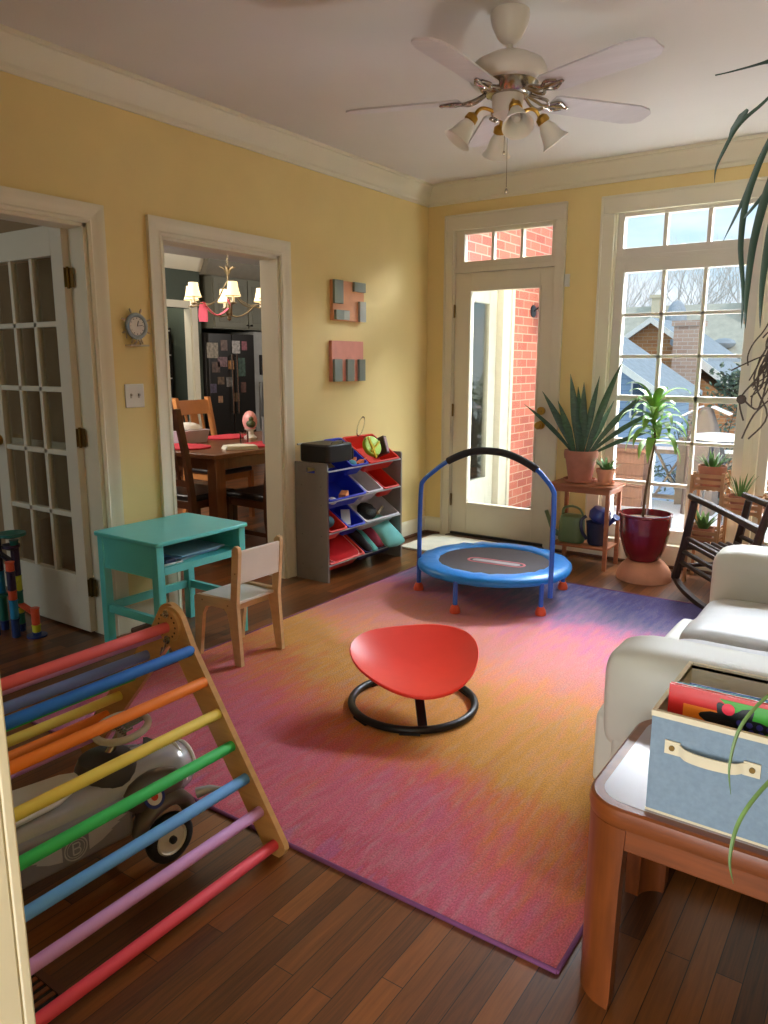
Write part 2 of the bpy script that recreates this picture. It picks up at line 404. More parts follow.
# casings
CPROF = [(0, 0), (0, .012), (.014, .018), (.022, .014), (.05, .016), (.066, .022), (.088, .022), (.088, 0)]      # across, proud
def casing_left(name, y, s, top):
    """fluted jamb casing on the left wall; s = direction away from the opening"""
    m = MB(); m.prism([(h, y + s * a) for a, h in CPROF], 'z', 0, top)
    return m
def casing_set(name, y0, y1, top):
    m = MB()
    m.prism([(h, y0 - a) for a, h in CPROF], 'z', 0, top); m.prism([(h, y1 + a) for a, h in CPROF], 'z', 0, top)
    m.loft([[Vector((h, y0 - a, top + a)) for a, h in CPROF], [Vector((h, y1 + a, top + a)) for a, h in CPROF]])
    m.loft([[Vector((h, y0 - a, top)) for a, h in CPROF], [Vector((h, y0 - a, top + a)) for a, h in CPROF]])
    m.loft([[Vector((h, y1 + a, top)) for a, h in CPROF], [Vector((h, y1 + a, top + a)) for a, h in CPROF]])
    # jamb lining and the casing on the far side
    m.box(-.14, 0, y0, y0 + .018, 0, top); m.box(-.14, 0, y1 - .018, y1, 0, top); m.box(-.14, 0, y0, y1, top - .018, top)
    m.box(-.155, -.14, y0 - .08, y0, 0, top + .08); m.box(-.155, -.14, y1, y1 + .08, 0, top + .08); m.box(-.155, -.14, y0, y1, top, top + .08)
    return struct(obj(name, m, M_TRIM, ang=30))
casing_set('trim_8', D0, D1, DT); casing_set('trim_9', E0, E1, DT)

# ------------------------------------------------------------------ french door, open into the hall
door1 = bpy.data.objects.new('door_1', None); COL.objects.link(door1); door1.location = (-.12, -3.055, 0); struct(door1)
dx0, dx1, dya, dyb = -.875, -.12, -3.088, -3.05
m = MB()
m.box(dx0, dx0 + .10, dya, dyb, .012, 2.025); m.box(dx1 - .095, dx1, dya, dyb, .012, 2.025)
m.box(dx0 + .10, dx1 - .095, dya, dyb, 1.885, 2.025); m.box(dx0 + .10, dx1 - .095, dya, dyb, .012, .305)
gx0, gx1, gz0, gz1 = dx0 + .10, dx1 - .095, .305, 1.885
for k in (1, 2):
    x = gx0 + (gx1 - gx0) * k / 3; m.box(x - .013, x + .013, dya + .004, dyb - .004, gz0, gz1)
for k in range(1, 5):
    z = gz0 + (gz1 - gz0) * k / 5; m.box(gx0, gx1, dya + .004, dyb - .004, z - .013, z + .013)
obj('door_leaf', m, M_DOORW, door1, bevel=.003)
for i in range(3):
    for k in range(5):
        xa = gx0 + (gx1 - gx0) * i / 3; za = gz0 + (gz1 - gz0) * k / 5
        m = MB(); m.box(xa + .012, xa + (gx1 - gx0) / 3 - .012, -3.071, -3.067, za + .012, za + (gz1 - gz0) / 5 - .012); obj('pane', m, M_GLASSD, door1)
for z in (.25, 1.02, 1.78):
    m = MB(); m.box(-.120, -.117, -3.088, -3.052, z - .045, z + .045); m.box(-.112, -.08, -3.0655, -3.063, z - .045, z + .045); m.cyl((-.115, -3.07, z - .05), (-.115, -3.07, z + .05), .007)
    obj('hinge', m, M_BRASSD, door1)
m = MB(); m.cyl((dx0 + .05, dya - .006, .97), (dx0 + .05, dya, .97), .028, 16); m.cyl((dx0 + .05, dya - .03, .97), (dx0 + .05, dya - .006, .97), .011, 12); m.ell((dx0 + .05, dya - .048, .97), .03, .024, .03)
obj('door_knob', m, M_BRASS, door1)

# ------------------------------------------------------------------ back door with transom
m = MB()
m.box(.162, BX0 + .012, -.022, 0, 0, 2.37); m.box(BX1 - .012, 1.135, -.022, 0, 0, 2.37); m.box(.162, 1.135, -.022, 0, 2.37, 2.483)
m.box(.162, .178, -.03, -.022, 0, 2.467); m.box(1.119, 1.135, -.03, -.022, 0, 2.467); m.box(.162, 1.135, -.03, -.022, 2.467, 2.483)
m.box(BX0, .243, 0, .14, 0, BT); m.box(1.054, BX1, 0, .14, 0, BT); m.box(.243, 1.054, 0, .14, 2.375, BT)
m.box(.243, 1.054, 0, .12, 2.062, 2.10)
struct(obj('trim_10', m, M_DOORW, bevel=.003))
w1 = bpy.data.objects.new('window_1', None); COL.objects.link(w1); w1.location = (.65, .04, 2.1); struct(w1)
m = MB(); m.box(.243, .315, .015, .065, 2.10, 2.375); m.box(.985 + .035, 1.054, .015, .065, 2.10, 2.375); m.box(.315, 1.02, .015, .065, 2.10, 2.143); m.box(.315, 1.02, .015, .065, 2.343, 2.375)
for x in (.55, .785): m.box(x - .011, x + .011, .02, .06, 2.143, 2.343)
obj('window_frame', m, M_DOORW, w1, bevel=.002)
for a, b in ((.315, .539), (.561, .774), (.796, 1.02)):
    m = MB(); m.box(a, b, .038, .042, 2.143, 2.343); obj('pane', m, M_GLASS, w1)

door2 = bpy.data.objects.new('door_2', None); COL.objects.link(door2); door2.location = (.648, .03, 0); struct(door2)
m = MB()
m.box(.245, .382, .012, .055, .035, 2.058); m.box(.945, 1.052, .012, .055, .035, 2.058); m.box(.382, .945, .012, .055, 1.925, 2.058); m.box(.382, .945, .012, .055, .035, .285)
m.box(.372, .384, .004, .06, .275, 1.935); m.box(.943, .955, .004, .06, .275, 1.935); m.box(.384, .943, .004, .06, 1.923, 1.935); m.box(.384, .943, .004, .06, .275, .287)
obj('door_leaf', m, M_DOORW, door2, bevel=.002)
m = MB(); m.box(.384, .943, .03, .036, .287, 1.923); obj('pane', m, M_GLASSD, door2)
m = MB(); m.box(.245, 1.052, -.004, .06, .004, .034); obj('door_sweep', m, M_BLACK, door2)
for z in (.3, 1.02, 1.78):
    m = MB(); m.cyl((.244, .004, z - .05), (.244, .004, z + .05), .007); m.box(.236, .25, .006, .012, z - .045, z + .045); obj('hinge', m, M_BRASSD, door2)
m = MB(); m.cyl((.995, .012, .935), (.995, .002, .935), .032, 18); m.cyl((.995, .002, .935), (.995, -.03, .935), .011, 12); m.ell((.995, -.045, .935), .029, .022, .029); obj('door_knob', m, M_BRASS, door2)
m = MB(); m.cyl((.995, .012, 1.04), (.995, -.006, 1.04), .03, 18); m.box(.985, 1.005, -.018, -.006, 1.034, 1.046); obj('deadbolt', m, M_BRASS, door2)
m = MB(); m.box(.225, 1.072, -.05, .14, 0, .016); struct(obj('trim_11', m, M_WALNUTD, bevel=.004))
m = MB(); m.box(1.14, 1.172, -.022, 0, 1.915, 2.0); m.box(1.144, 1.168, -.026, -.022, 1.93, 1.985); tag(obj('door_sensor', m, M_WHITEP, bevel=.003), 'small white door sensor box on the wall right of the back door casing', 'sensor')

# ------------------------------------------------------------------ big windows
m = MB()
m.box(1.378, WX0 + .01, -.022, 0, WB + .035, 2.37); m.box(WX1 - .01, 3.48, -.022, 0, WB + .035, 2.37); m.box(1.378, 3.48, -.022, 0, 2.37, 2.483)
m.box(1.378, 1.394, -.03, -.022, WB + .035, 2.467); m.box(3.464, 3.48, -.03, -.022, WB + .035, 2.467); m.box(1.378, 3.48, -.03, -.022, 2.467, 2.483)
m.box(2.39, 2.475, -.022, .14, WB + .035, 2.37); m.box(2.425, 2.44, -.03, -.022, WB + .035, 2.37)
m.box(WX0, WX0 + .02, 0, .14, WB, BT); m.box(WX1 - .02, WX1, 0, .14, WB, BT); m.box(WX0, WX1, 0, .14, 2.385, BT)
m.box(1.36, 3.5, -.05, .14, .135, .165); m.box(1.378, 3.48, -.018, 0, .0, .135)
struct(obj('trim_12', m, M_TRIM, bevel=.003))
def bigwin(name, dx):
    w = bpy.data.objects.new(name, None); COL.objects.link(w); w.location = (1.93 + dx, .06, .165); struct(w)
    L, Rr = 1.482 + dx, 2.39 + dx
    m = MB()
    # transom frame
    m.box(L, 1.524 + dx, .03, .09, 2.09, 2.385); m.box(2.337 + dx, Rr, .03, .09, 2.09, 2.385); m.box(1.524 + dx, 2.337 + dx, .03, .09, 2.09, 2.145); m.box(1.524 + dx, 2.337 + dx, .03, .09, 2.35, 2.385)
    g = (2.337 - 1.524) / 3
    for k in (1, 2): m.box(1.524 + dx + g * k - .013, 1.524 + dx + g * k + .013, .035, .08, 2.145, 2.35)
    m.box(L, Rr, .015, .10, 2.07, 2.095)
    # tall sash
    m.box(L, 1.545 + dx, .02, .09, .165, 2.075); m.box(2.325 + dx, Rr, .02, .09, .165, 2.075); m.box(1.545 + dx, 2.325 + dx, .02, .09, 1.99, 2.075); m.box(1.545 + dx, 2.325 + dx, .02, .09, .165, .255)
    g2 = (2.325 - 1.545) / 3
    for k in (1, 2): m.box(1.545 + dx + g2 * k - .011, 1.545 + dx + g2 * k + .011, .03, .075, .255, 1.99)
    for z, h in ((1.709, .011), (1.432, .011), (1.15, .02), (.858, .011), (.565, .011)): m.box(1.545 + dx, 2.325 + dx, .03, .075, z - h, z + h)
    obj('window_frame', m, M_SASH, w, bevel=.002)
    for k in range(3):
        m = MB(); m.box(1.524 + dx + g * k + .014, 1.524 + dx + g * (k + 1) - .014, .055, .059, 2.146, 2.349); obj('pane', m, M_GLASS, w)
        zs = [.255, .565, .858, 1.15, 1.432, 1.709, 1.99]
        for i in range(6):
            m = MB(); m.box(1.545 + dx + g2 * k + .012, 1.545 + dx + g2 * (k + 1) - .012, .05, .054, zs[i] + .013, zs[i + 1] - .013); obj('pane', m, M_GLASS, w)
bigwin('window_2', 0); bigwin('window_3', .985)

# ------------------------------------------------------------------ hall and dining shells
M_HALL = mat('paint_hall', (150, 124, 92), .8, var=.03)
m = MB(); m.box(-3.2, -.155, -2.86, -2.74, 0, H); struct(obj('wall_hall', m, M_HALL))
m = MB(); m.box(-3.2, -3.1, -8.5, -2.86, 0, H); struct(obj('wall_hall_far', m, M_HALL))
m = MB(); m.box(-3.1, -.16, -2.875, -2.86, .88, .95); m.box(-3.1, -.16, -2.872, -2.86, 0, .14); struct(obj('trim_13', m, M_TRIM))
m = MB(); m.box(-4.72, -4.6, -2.74, 1.16, 0, H); m.box(-4.72, -4.6, 1.62, 1.78, 0, H); m.box(-4.72, -4.6, 1.16, 1.62, 2.08, H); m.box(-5.7, -5.6, .5, 3.9, 0, H); m.box(-5.6, -4.72, 1.74, 1.78, 0, H)
struct(obj('wall_dining_far', m, M_GWALL))
m = MB(); m.box(-5.7, .1, 3.78, 3.9, 0, H); struct(obj('wall_dining_end', m, M_GWALL))
m = MB(); m.box(-4.72, -3.2, -2.86, -2.74, 0, H); struct(obj('wall_dining_front', m, M_GWALL))
m = MB(); m.prism([(-4.6, H - .16), (-4.57, H - .16), (-4.5, H - .03), (-4.5, H), (-4.6, H)], 'y', -2.74, 1.78)
m.prism([(-2.74, H - .16), (-2.71, H - .16), (-2.64, H - .03), (-2.64, H), (-2.74, H)], 'x', -4.6, -.155); struct(obj('trim_14', m, M_TRIM))
m = MB(); m.box(-4.6, -4.58, 1.07, 1.16, 0, 2.17); m.box(-4.6, -4.58, 1.62, 1.71, 0, 2.17); m.box(-4.6, -4.58, 1.16, 1.62, 2.08, 2.17); m.box(-4.72, -4.6, 1.16, 1.175, 0, 2.08); m.box(-4.72, -4.6, 1.605, 1.62, 0, 2.08); struct(obj('trim_15', m, M_TRIM))
# chair rail in the dining room
m = MB(); m.box(-4.6, -4.58, -2.74, 1.07, .86, .93); struct(obj('trim_16', m, M_TRIM))

# ------------------------------------------------------------------ rug
def rug_mat():
    m = bpy.data.materials.new('rainbow_rug'); m.use_nodes = True; t = m.node_tree; p = t.nodes['Principled BSDF']
    L = t.links; tcn = t.nodes.new('ShaderNodeTexCoord'); sp = t.nodes.new('ShaderNodeSeparateXYZ'); L.new(tcn.outputs['Object'], sp.inputs[0])
    def M(op, a, b=None, c=None):
        n = t.nodes.new('ShaderNodeMath'); n.operation = op
        for i, v in enumerate((a, b, c)):
            if v is None: continue
            if isinstance(v, (int, float)): n.inputs[i].default_value = v
            else: L.new(v, n.inputs[i])
        return n.outputs[0]
    def N(scale, sx, sy, det=4, dist=0):
        mp = t.nodes.new('ShaderNodeMapping'); mp.inputs['Scale'].default_value = (sx, sy, 1); L.new(tcn.outputs['Object'], mp.inputs[0])
        n = t.nodes.new('ShaderNodeTexNoise'); n.inputs['Scale'].default_value = scale; n.inputs['Detail'].default_value = det; n.inputs['Distortion'].default_value = dist
        L.new(mp.outputs[0], n.inputs[0]); return n.outputs['Fac']
    # distance from far end 0..1, bent by broad noise, streaked along y
    v = M('DIVIDE', M('ADD', sp.outputs['Y'], .785), -3.03)
    big = M('MULTIPLY', M('SUBTRACT', N(1.3, .8, 1.2, 3), .5), .36)
    fin = M('MULTIPLY', M('SUBTRACT', N(26, 1, .2, 6), .5), .26)
    tilt = M('MULTIPLY', M('SUBTRACT', sp.outputs['X'], 1.6), -.085)
    v = M('ADD', M('ADD', v, big), M('ADD', fin, tilt))
    r = t.nodes.new('ShaderNodeValToRGB'); L.new(v, r.inputs[0])
    stops = [(-.02, (58, 48, 118)), (.05, (74, 74, 140)), (.12, (116, 108, 146)), (.19, (156, 116, 158)), (.27, (204, 112, 150)), (.35, (218, 128, 130)), (.43, (212, 130, 116)), (.51, (224, 136, 92)),
             (.59, (212, 148, 58)), (.67, (204, 140, 36)), (.76, (208, 110, 48)), (.84, (206, 88, 92)), (.91, (200, 92, 118)), (.97, (192, 74, 96)), (1.0, (178, 84, 126))]
    stops = [(max(a, 0), c) for a, c in stops]
    cr = r.color_ramp
    cr.elements[0].position = 0; cr.elements[0].color = rgb(*stops[0][1]); cr.elements[1].position = 1; cr.elements[1].color = rgb(*stops[-1][1])
    for a, c in stops[1:-1]: e = cr.elements.new(a); e.color = rgb(*c)
    # faded worn streaks, greyish
    sp2 = N(60, 1, .22, 3); wear = N(2.3, 1, 1, 2)
    mx = t.nodes.new('ShaderNodeMix'); mx.data_type = 'RGBA'; mx.inputs['B'].default_value = rgb(176, 150, 150)
    f = M('MULTIPLY', M('MULTIPLY', M('MAXIMUM', M('SUBTRACT', sp2, .45), 0), 3.0), M('MAXIMUM', M('SUBTRACT', wear, .2), 0)); L.new(f, mx.inputs['Factor']); L.new(r.outputs[0], mx.inputs['A'])
    # violet towards the right far corner and lilac on the left near side (dyed that way)
    mx2 = t.nodes.new('ShaderNodeMix'); mx2.data_type = 'RGBA'; mx2.inputs['B'].default_value = rgb(58, 38, 104)
    cx = M('MULTIPLY', M('SUBTRACT', sp.outputs['X'], 1.75), 1.5); cy = M('MULTIPLY', M('ADD', sp.outputs['Y'], 1.45), 2.2)
    g = M('MULTIPLY', M('MINIMUM', M('MAXIMUM', cx, 0), 1), M('MINIMUM', M('MAXIMUM', cy, 0), 1)); g = M('MULTIPLY', g, M('ADD', fin, 1.0)); g = M('MINIMUM', g, .9)
    L.new(g, mx2.inputs['Factor']); L.new(mx.outputs['Result'], mx2.inputs['A'])
    fibre = N(240, 1, .6, 2)
    mx3 = t.nodes.new('ShaderNodeMix'); mx3.data_type = 'RGBA'; mx3.blend_type = 'MULTIPLY'; mx3.inputs['Factor'].default_value = 1
    r3 = t.nodes.new('ShaderNodeValToRGB'); r3.color_ramp.elements[0].color = (.62, .62, .62, 1); r3.color_ramp.elements[1].color = (1.12, 1.12, 1.12, 1); r3.color_ramp.elements[0].position = .3; r3.color_ramp.elements[1].position = .7
    L.new(fibre, r3.inputs[0]); L.new(mx2.outputs['Result'], mx3.inputs['A']); L.new(r3.outputs[0], mx3.inputs['B'])
    L.new(mx3.outputs['Result'], p.inputs['Base Color']); p.inputs['Roughness'].default_value = .95; p.inputs['Sheen Weight'].default_value = .15
    bp = t.nodes.new('ShaderNodeBump'); bp.inputs['Strength'].default_value = .5; bp.inputs['Distance'].default_value = .004; L.new(fibre, bp.inputs['Height']); L.new(bp.outputs[0], p.inputs['Normal'])
    return m
rt = thing('area_rug', 'large rectangular rug dyed in bands of violet, pink, orange and gold on the wood floor', 'rug', (1.635, -2.3, 0))
m = MB(); m.box(.55, 2.72, -3.815, -.785, .0, .008)
rp_ = obj('rug_pile', m, rug_mat(), rt); 
# keep object coordinates equal to world coordinates for the dye pattern
for v_ in rp_.data.vertices: v_.co += Vector((1.635, -2.3, 0))
rp_.location = (-1.635, 2.3, 0)
m = MB(); e = .004
for a, b in (((.55, -3.815), (2.72, -3.815)), ((2.72, -3.815), (2.72, -.785)), ((2.72, -.785), (.55, -.785)), ((.55, -.785), (.55, -3.815))): m.cyl((a[0], a[1], .005), (b[0], b[1], .005), .006, 8)
obj('binding', m, mat('rug_binding', (120, 66, 112), .9), rt)
RUGZ = .008
m = MB(); m.prism(rrect(.14, .74, -.60, -.06, .05), 'z', 0, .014); tag(obj('door_mat', m, mat('white_mat', (206, 204, 190), .95, bump=1.0, bscale=70), bevel=.004), 'small white shaggy mat on the floor in front of the back door', 'mat')

# ================================================================== THINGS IN THE ROOM
# ------------------------------------------------------------------ ceiling fan
FX, FY = 1.81, -2.36
fan = thing('ceiling_fan', 'white five-bladed ceiling fan with four frosted bell lights hanging from the ceiling', 'ceiling fan', (FX, FY, 2.3))
m = MB(); m.lathe([(.074, H), (.076, H - .018), (.068, H - .05), (.048, H - .09), (.03, H - .108), (.018, H - .115)], (FX, FY, 0), 28); obj('canopy', m, M_FANW, fan)
m = MB(); m.cyl((FX, FY, 2.54), (FX, FY, 2.61), .012, 12); obj('downrod', m, M_FANW, fan)
m = MB(); m.lathe([(.03, 2.56), (.09, 2.55), (.135, 2.525), (.15, 2.495), (.15, 2.47), (.14, 2.455), (.10, 2.45)], (FX, FY, 0), 32); obj('motor_housing', m, M_FANW, fan)
m = MB(); m.lathe([(.10, 2.455), (.118, 2.452), (.108, 2.435), (.085, 2.415), (.075, 2.41)], (FX, FY, 0), 32)
for k in range(16):
    a = 2 * PI * k / 16; m.beam((FX + .112 * math.cos(a), FY + .112 * math.sin(a), 2.452), (FX + .085 * math.cos(a), FY + .085 * math.sin(a), 2.416), .008, .006)
obj('motor_band', m, M_NICKEL, fan)
m = MB(); m.lathe([(.062, 2.418), (.06, 2.37), (.055, 2.345), (.03, 2.33), (.012, 2.325), (.008, 2.30)], (FX, FY, 0), 24); obj('switch_housing', m, M_FANW, fan)
for k in range(5):
    a = R(55 + 72 * k); Mz = Matrix.Translation((FX, FY, 2.402)) @ Matrix.Rotation(a, 4, 'Z') @ Matrix.Rotation(R(-11), 4, 'X')
    m = MB()
    out = [(.19, -.052), (.21, -.06), (.58, -.07), (.635, -.055), (.66, -.03), (.66, .03), (.635, .055), (.58, .07), (.21, .06), (.19, .052)]
    m.loft([[Mz @ Vector((p[0], p[1], z)) for p in out] for z in (0, .007)])
    bl = obj('blade', m, M_BLADE, fan)
    m = MB()
    for s in (-1, 1):
        m.tube([Mz @ Vector(p) for p in smoothpts([(.08, s * .008, .026), (.12, s * .03, .004), (.155, s * .035, -.006), (.18, s * .012, -.006), (.215, s * .03, -.004), (.25, s * .012, -.004)], 5)], .0065, 6)
    m.tube([Mz @ Vector(p) for p in ((.08, 0, .026), (.15, 0, -.006), (.27, 0, -.004))], .006, 6)
    for px_, py_ in ((.215, .028), (.215, -.028), (.265, 0)): m.ell(Mz @ Vector((px_, py_, -.006)), .011, .011, .005, 8, 4)
    obj('blade_iron', m, M_NICKEL, bl)
for k in range(4):
    a = R(308 + 90 * k); Mz = Matrix.Translation((FX, FY, 2.35)) @ Matrix.Rotation(a, 4, 'Z')
    m = MB(); m.tube([Mz @ Vector(p) for p in smoothpts([(.04, 0, 0), (.09, 0, .016), (.115, 0, .008), (.130, 0, -.016)], 5)], .007, 8)
    m.lathe([(.012, .0), (.024, -.01), (.026, -.03), (.022, -.034)], (0, 0, 0), 14, Mz @ Matrix.Translation((.130, 0, -.006)) @ Matrix.Rotation(R(-36), 4, 'Y'))
    arm = obj('light_arm', m, M_BRASS, fan)
    m = MB(); Ms = Mz @ Matrix.Translation((.145, 0, -.030)) @ Matrix.Rotation(R(-36), 4, 'Y')
    pr = [(.020, 0), (.024, -.012), (.033, -.03), (.038, -.05), (.043, -.07), (.055, -.088), (.06, -.092)]
    m.lathe(pr + [(r_ - .003, z_ + .001) for r_, z_ in reversed(pr)], (0, 0, 0), 24, Ms, cap=False)
    obj('glass_shade', m, M_GLOBE, arm)
    m = MB(); m.lathe([(.004, -.005), (.013, -.012), (.02, -.04), (.014, -.06), (.004, -.066)], (0, 0, 0), 12, Ms); obj('bulb', m, mat('unlit_bulb', (214, 208, 196), .3), arm)
m = MB(); m.cyl((FX + .012, FY - .02, 2.33), (FX + .016, FY - .022, 2.07), .0012, 6); m.ell((FX + .016, FY - .022, 2.055), .006, .006, .012, 8, 6); obj('pull_chain', m, M_NICKEL, fan)
m = MB(); m.cyl((FX - .02, FY + .02, 2.33), (FX - .02, FY + .02, 2.22), .0012, 6); m.ell((FX - .02, FY + .02, 2.21), .005, .005, .01, 8, 6); obj('pull_chain', m, M_NICKEL, fan)

# ------------------------------------------------------------------ wall items
cy_, cz_ = -2.80, 1.563
clock = thing('ship_wheel_clock', 'small blue-grey and white ship wheel clock on the yellow wall between the two doorways', 'clock', (0.02, cy_, cz_))
Mx = Matrix.Translation((0, cy_, cz_)) @ Matrix.Rotation(R(90), 4, 'Y')
m = MB()
pts = [(0, .056 * math.cos(2 * PI * k / 28), .056 * math.sin(2 * PI * k / 28)) for k in range(28)]
m.tube([(.022, cy_ + p[1], cz_ + p[2]) for p in pts], .010, 8, closed=True); m.lathe([(.05, .004), (.05, .02), (.045, .021)], (0, 0, 0), 28, Mx)
obj('rim', m, mat('slate_blue', (150, 162, 168), .5), clock)
m = MB(); m.lathe([(.044, .021), (.044, .026), (.002, .027)], (0, 0, 0), 28, Mx); fc = obj('dial', m, mat('dial_white', (214, 208, 200), .4), clock)
m = MB(); m.beam((.029, cy_, cz_), (.029, cy_ + .008, cz_ + .026), .002, .003, (1, 0, 0)); m.beam((.0295, cy_, cz_), (.0295, cy_ + .034, cz_ + .006), .002, .002, (1, 0, 0))
for k in range(12):
    a = 2 * PI * k / 12; m.beam((.0275, cy_ + .036 * math.cos(a), cz_ + .036 * math.sin(a)), (.0275, cy_ + .041 * math.cos(a), cz_ + .041 * math.sin(a)), .0015, .003, (1, 0, 0))
obj('clock_hands', m, M_BLACK, fc)
for k in range(8):
    a = R(22.5 + 45 * k)
    if 250 < 22.5 + 45 * k < 290: continue
    m = MB(); m.tube([(.02, cy_ + r_ * math.cos(a), cz_ + r_ * math.sin(a)) for r_ in (.06, .068, .078, .088, .092)], [.004, .003, .0055, .0045, .002], 8); obj('spoke_handle', m, mat('spoke_wood', (190, 170, 140), .6), clock)
m = MB(); m.box(0.002, .05, cy_ - .06, cy_ + .05, cz_ - .098, cz_ - .09); m.tube(smoothpts([(.02, cy_ - .02, cz_ - .09), (.03, cy_ - .01, cz_ - .075), (.02, cy_, cz_ - .062), (.03, cy_ + .01, cz_ - .075), (.02, cy_ + .02, cz_ - .09)], 4), .005, 6)
m.tube([(.012, cy_ - .055, cz_ - .06), (.02, cy_ - .06, cz_ - .02), (.012, cy_ - .05, cz_ + .01)], .003, 6)
obj('ledge', m, mat('ledge_grey', (196, 186, 168), .6), clock)

sw = thing('light_switch', 'white two-gang light switch plate on the yellow wall below the ship wheel clock', 'light switch', (0, -2.823, 1.22))
m = MB(); m.box(0, .007, -2.88, -2.766, 1.161, 1.279); obj('plate', m, M_WHITEP, sw, bevel=.003)
for y in (-2.846, -2.80):
    m = MB(); m.box(.007, .0085, y - .005, y + .005, 1.208, 1.232); m.box(.0085, .017, y - .004, y + .004, 1.219, 1.229); obj('toggle', m, mat('toggle_grey', (176, 172, 164), .4), sw)

M_PEACH = mat('peach_paint', (224, 160, 116), .7); M_PINK = mat('pink_paint', (224, 150, 132), .7); M_GREYB = mat('grey_block', (138, 148, 138), .7); M_LGB = mat('light_grey_block', (176, 178, 168), .7)
def art(y0, y1, z0, z1, base, blocks, label):
    t = thing('wall_art', label, 'wall art', (0, (y0 + y1) / 2, (z0 + z1) / 2), 'painted square panels on the yellow wall')
    m = MB(); m.box(.001, .026, y0, y1, z0, z1); obj('panel', m, base, t, bevel=.002)
    for a, b, c, d, mm in blocks:
        m = MB(); m.box(.026, .045, y0 + (y1 - y0) * a, y0 + (y1 - y0) * b, z0 + (z1 - z0) * c, z0 + (z1 - z0) * d); obj('block', m, mm, t, bevel=.002)
art(-1.235, -.885, 1.665, 1.925, M_PEACH, [(.0, .27, .42, 1, M_GREYB), (.62, .99, .76, 1, M_GREYB), (.80, 1, .0, .52, M_LGB), (.04, .28, .02, .26, M_GREYB), (.28, .46, .02, .26, M_LGB)], 'upper square panel, peach with five grey blocks, above the toy rack')
art(-1.25, -.895, 1.262, 1.532, M_PINK, [(.02, .26, .0, .55, M_GREYB), (.42, .64, .0, .55, M_GREYB), (.80, 1, .0, .55, M_GREYB)], 'lower square panel, pink above three grey upright bars, over the toy rack')

# ------------------------------------------------------------------ toy rack with bins
RY0, RY1 = -1.655, -.805
rack = thing('toy_rack', 'grey toy storage rack with four tilted tiers of bins against the yellow wall', 'storage rack', (.17, -1.23, 0))
def rpanel(y0, y1, hole):
    m = MB()
    if hole:
        m.box(.035, .30, y0, y1, 0, .70); m.box(.035, .30, y0, y1, .735, .768); m.box(.035, .13, y0, y1, .70, .735); m.box(.20, .30, y0, y1, .70, .735)
    else: m.prism([(.035, 0), (.30, 0), (.30, .755), (.29, .768), (.035, .768)], 'y', y0, y1)
    return obj('side_panel', m, M_GREY, rack, weld=True)
rpanel(RY0, RY0 + .015, True); rpanel(RY1 - .015, RY1, False)
TZ = (.715, .518, .315, .105)
for z in TZ:
    for x, dz in ((.293, 0), (.05, .16)):
        m = MB(); m.cyl((x, RY0 + .015, z + dz), (x, RY1 - .015, z + dz), .006, 8); obj('rod', m, M_ROD, rack)
m = MB()
for z in (.1, .3, .5, .62):
    for x in (.09, .25): m.cyl((x, RY0 - .001, z), (x, RY0 + .001, z), .004, 8)
obj('screw_caps', m, mat('screw_grey', (96, 92, 90), .5), rack)
th = math.atan2(.16, .243)
def bin_box(y0, y1, tier, m_, label, deep=.105):
    z0 = TZ[tier]
    Mm = Matrix.Translation((.303, (y0 + y1) / 2, z0 + .012)) @ Matrix(((-math.cos(th), 0, math.sin(th), 0), (0, 1, 0, 0), (math.sin(th), 0, math.cos(th), 0), (0, 0, 0, 1)))
    w = (y1 - y0) / 2 - .004; D = .29
    def ring(x0, x1, hw, z): return [Mm @ Vector((x, y, z)) for x, y in rrect(x0, x1, -hw, hw, .018, 3)]
    m = MB()
    m.loft([ring(.03, D - .03, w - .022, -deep), ring(.012, D - .012, w - .01, -.006), ring(-.002, D, w, -.006), ring(-.002, D, w, 0), ring(.012, D - .012, w - .012, 0), ring(.034, D - .034, w - .026, -deep + .005)], cap=True)
    t = thing('storage_bin', label, 'bin', (.16, (y0 + y1) / 2, z0), 'plastic bins on the toy rack')
    obj('bin_body', m, m_, t); return Mm
b1 = bin_box(-1.40, -1.20, 0, M_BINB, 'blue bin on the top tier beside the black case')
b2 = bin_box(-1.20, -.83, 0, M_BINR, 'red-orange bin at the far end of the top tier, the paddle toys in it')
b3 = bin_box(-1.635, -1.23, 1, M_BINB, 'wide blue bin on the second tier, an orange block in it')
b4 = bin_box(-1.23, -1.03, 1, M_BINW, 'narrow light grey bin in the middle of the second tier')
b5 = bin_box(-1.03, -.83, 1, M_BINR, 'narrow red bin at the far end of the second tier')
b6 = bin_box(-1.635, -1.44, 2, M_BINR, 'narrow red bin at the near end of the third tier')
b7 = bin_box(-1.44, -1.24, 2, M_BINB, 'narrow blue bin on the third tier beside the light grey one')
b8 = bin_box(-1.24, -.83, 2, M_BINW, 'wide light grey bin on the third tier, a black bag in it')
b9 = bin_box(-1.635, -1.25, 3, M_BINR, 'wide red bin on the lowest tier, red rimmed trays in it')
b10 = bin_box(-1.25, -.83, 3, mat('bin_navy', (40, 46, 110), .45), 'dark bin on the lowest tier under the folded cloths')
# contents
def inb(Mm, x, y, z): return Mm @ Vector((x, y, z))
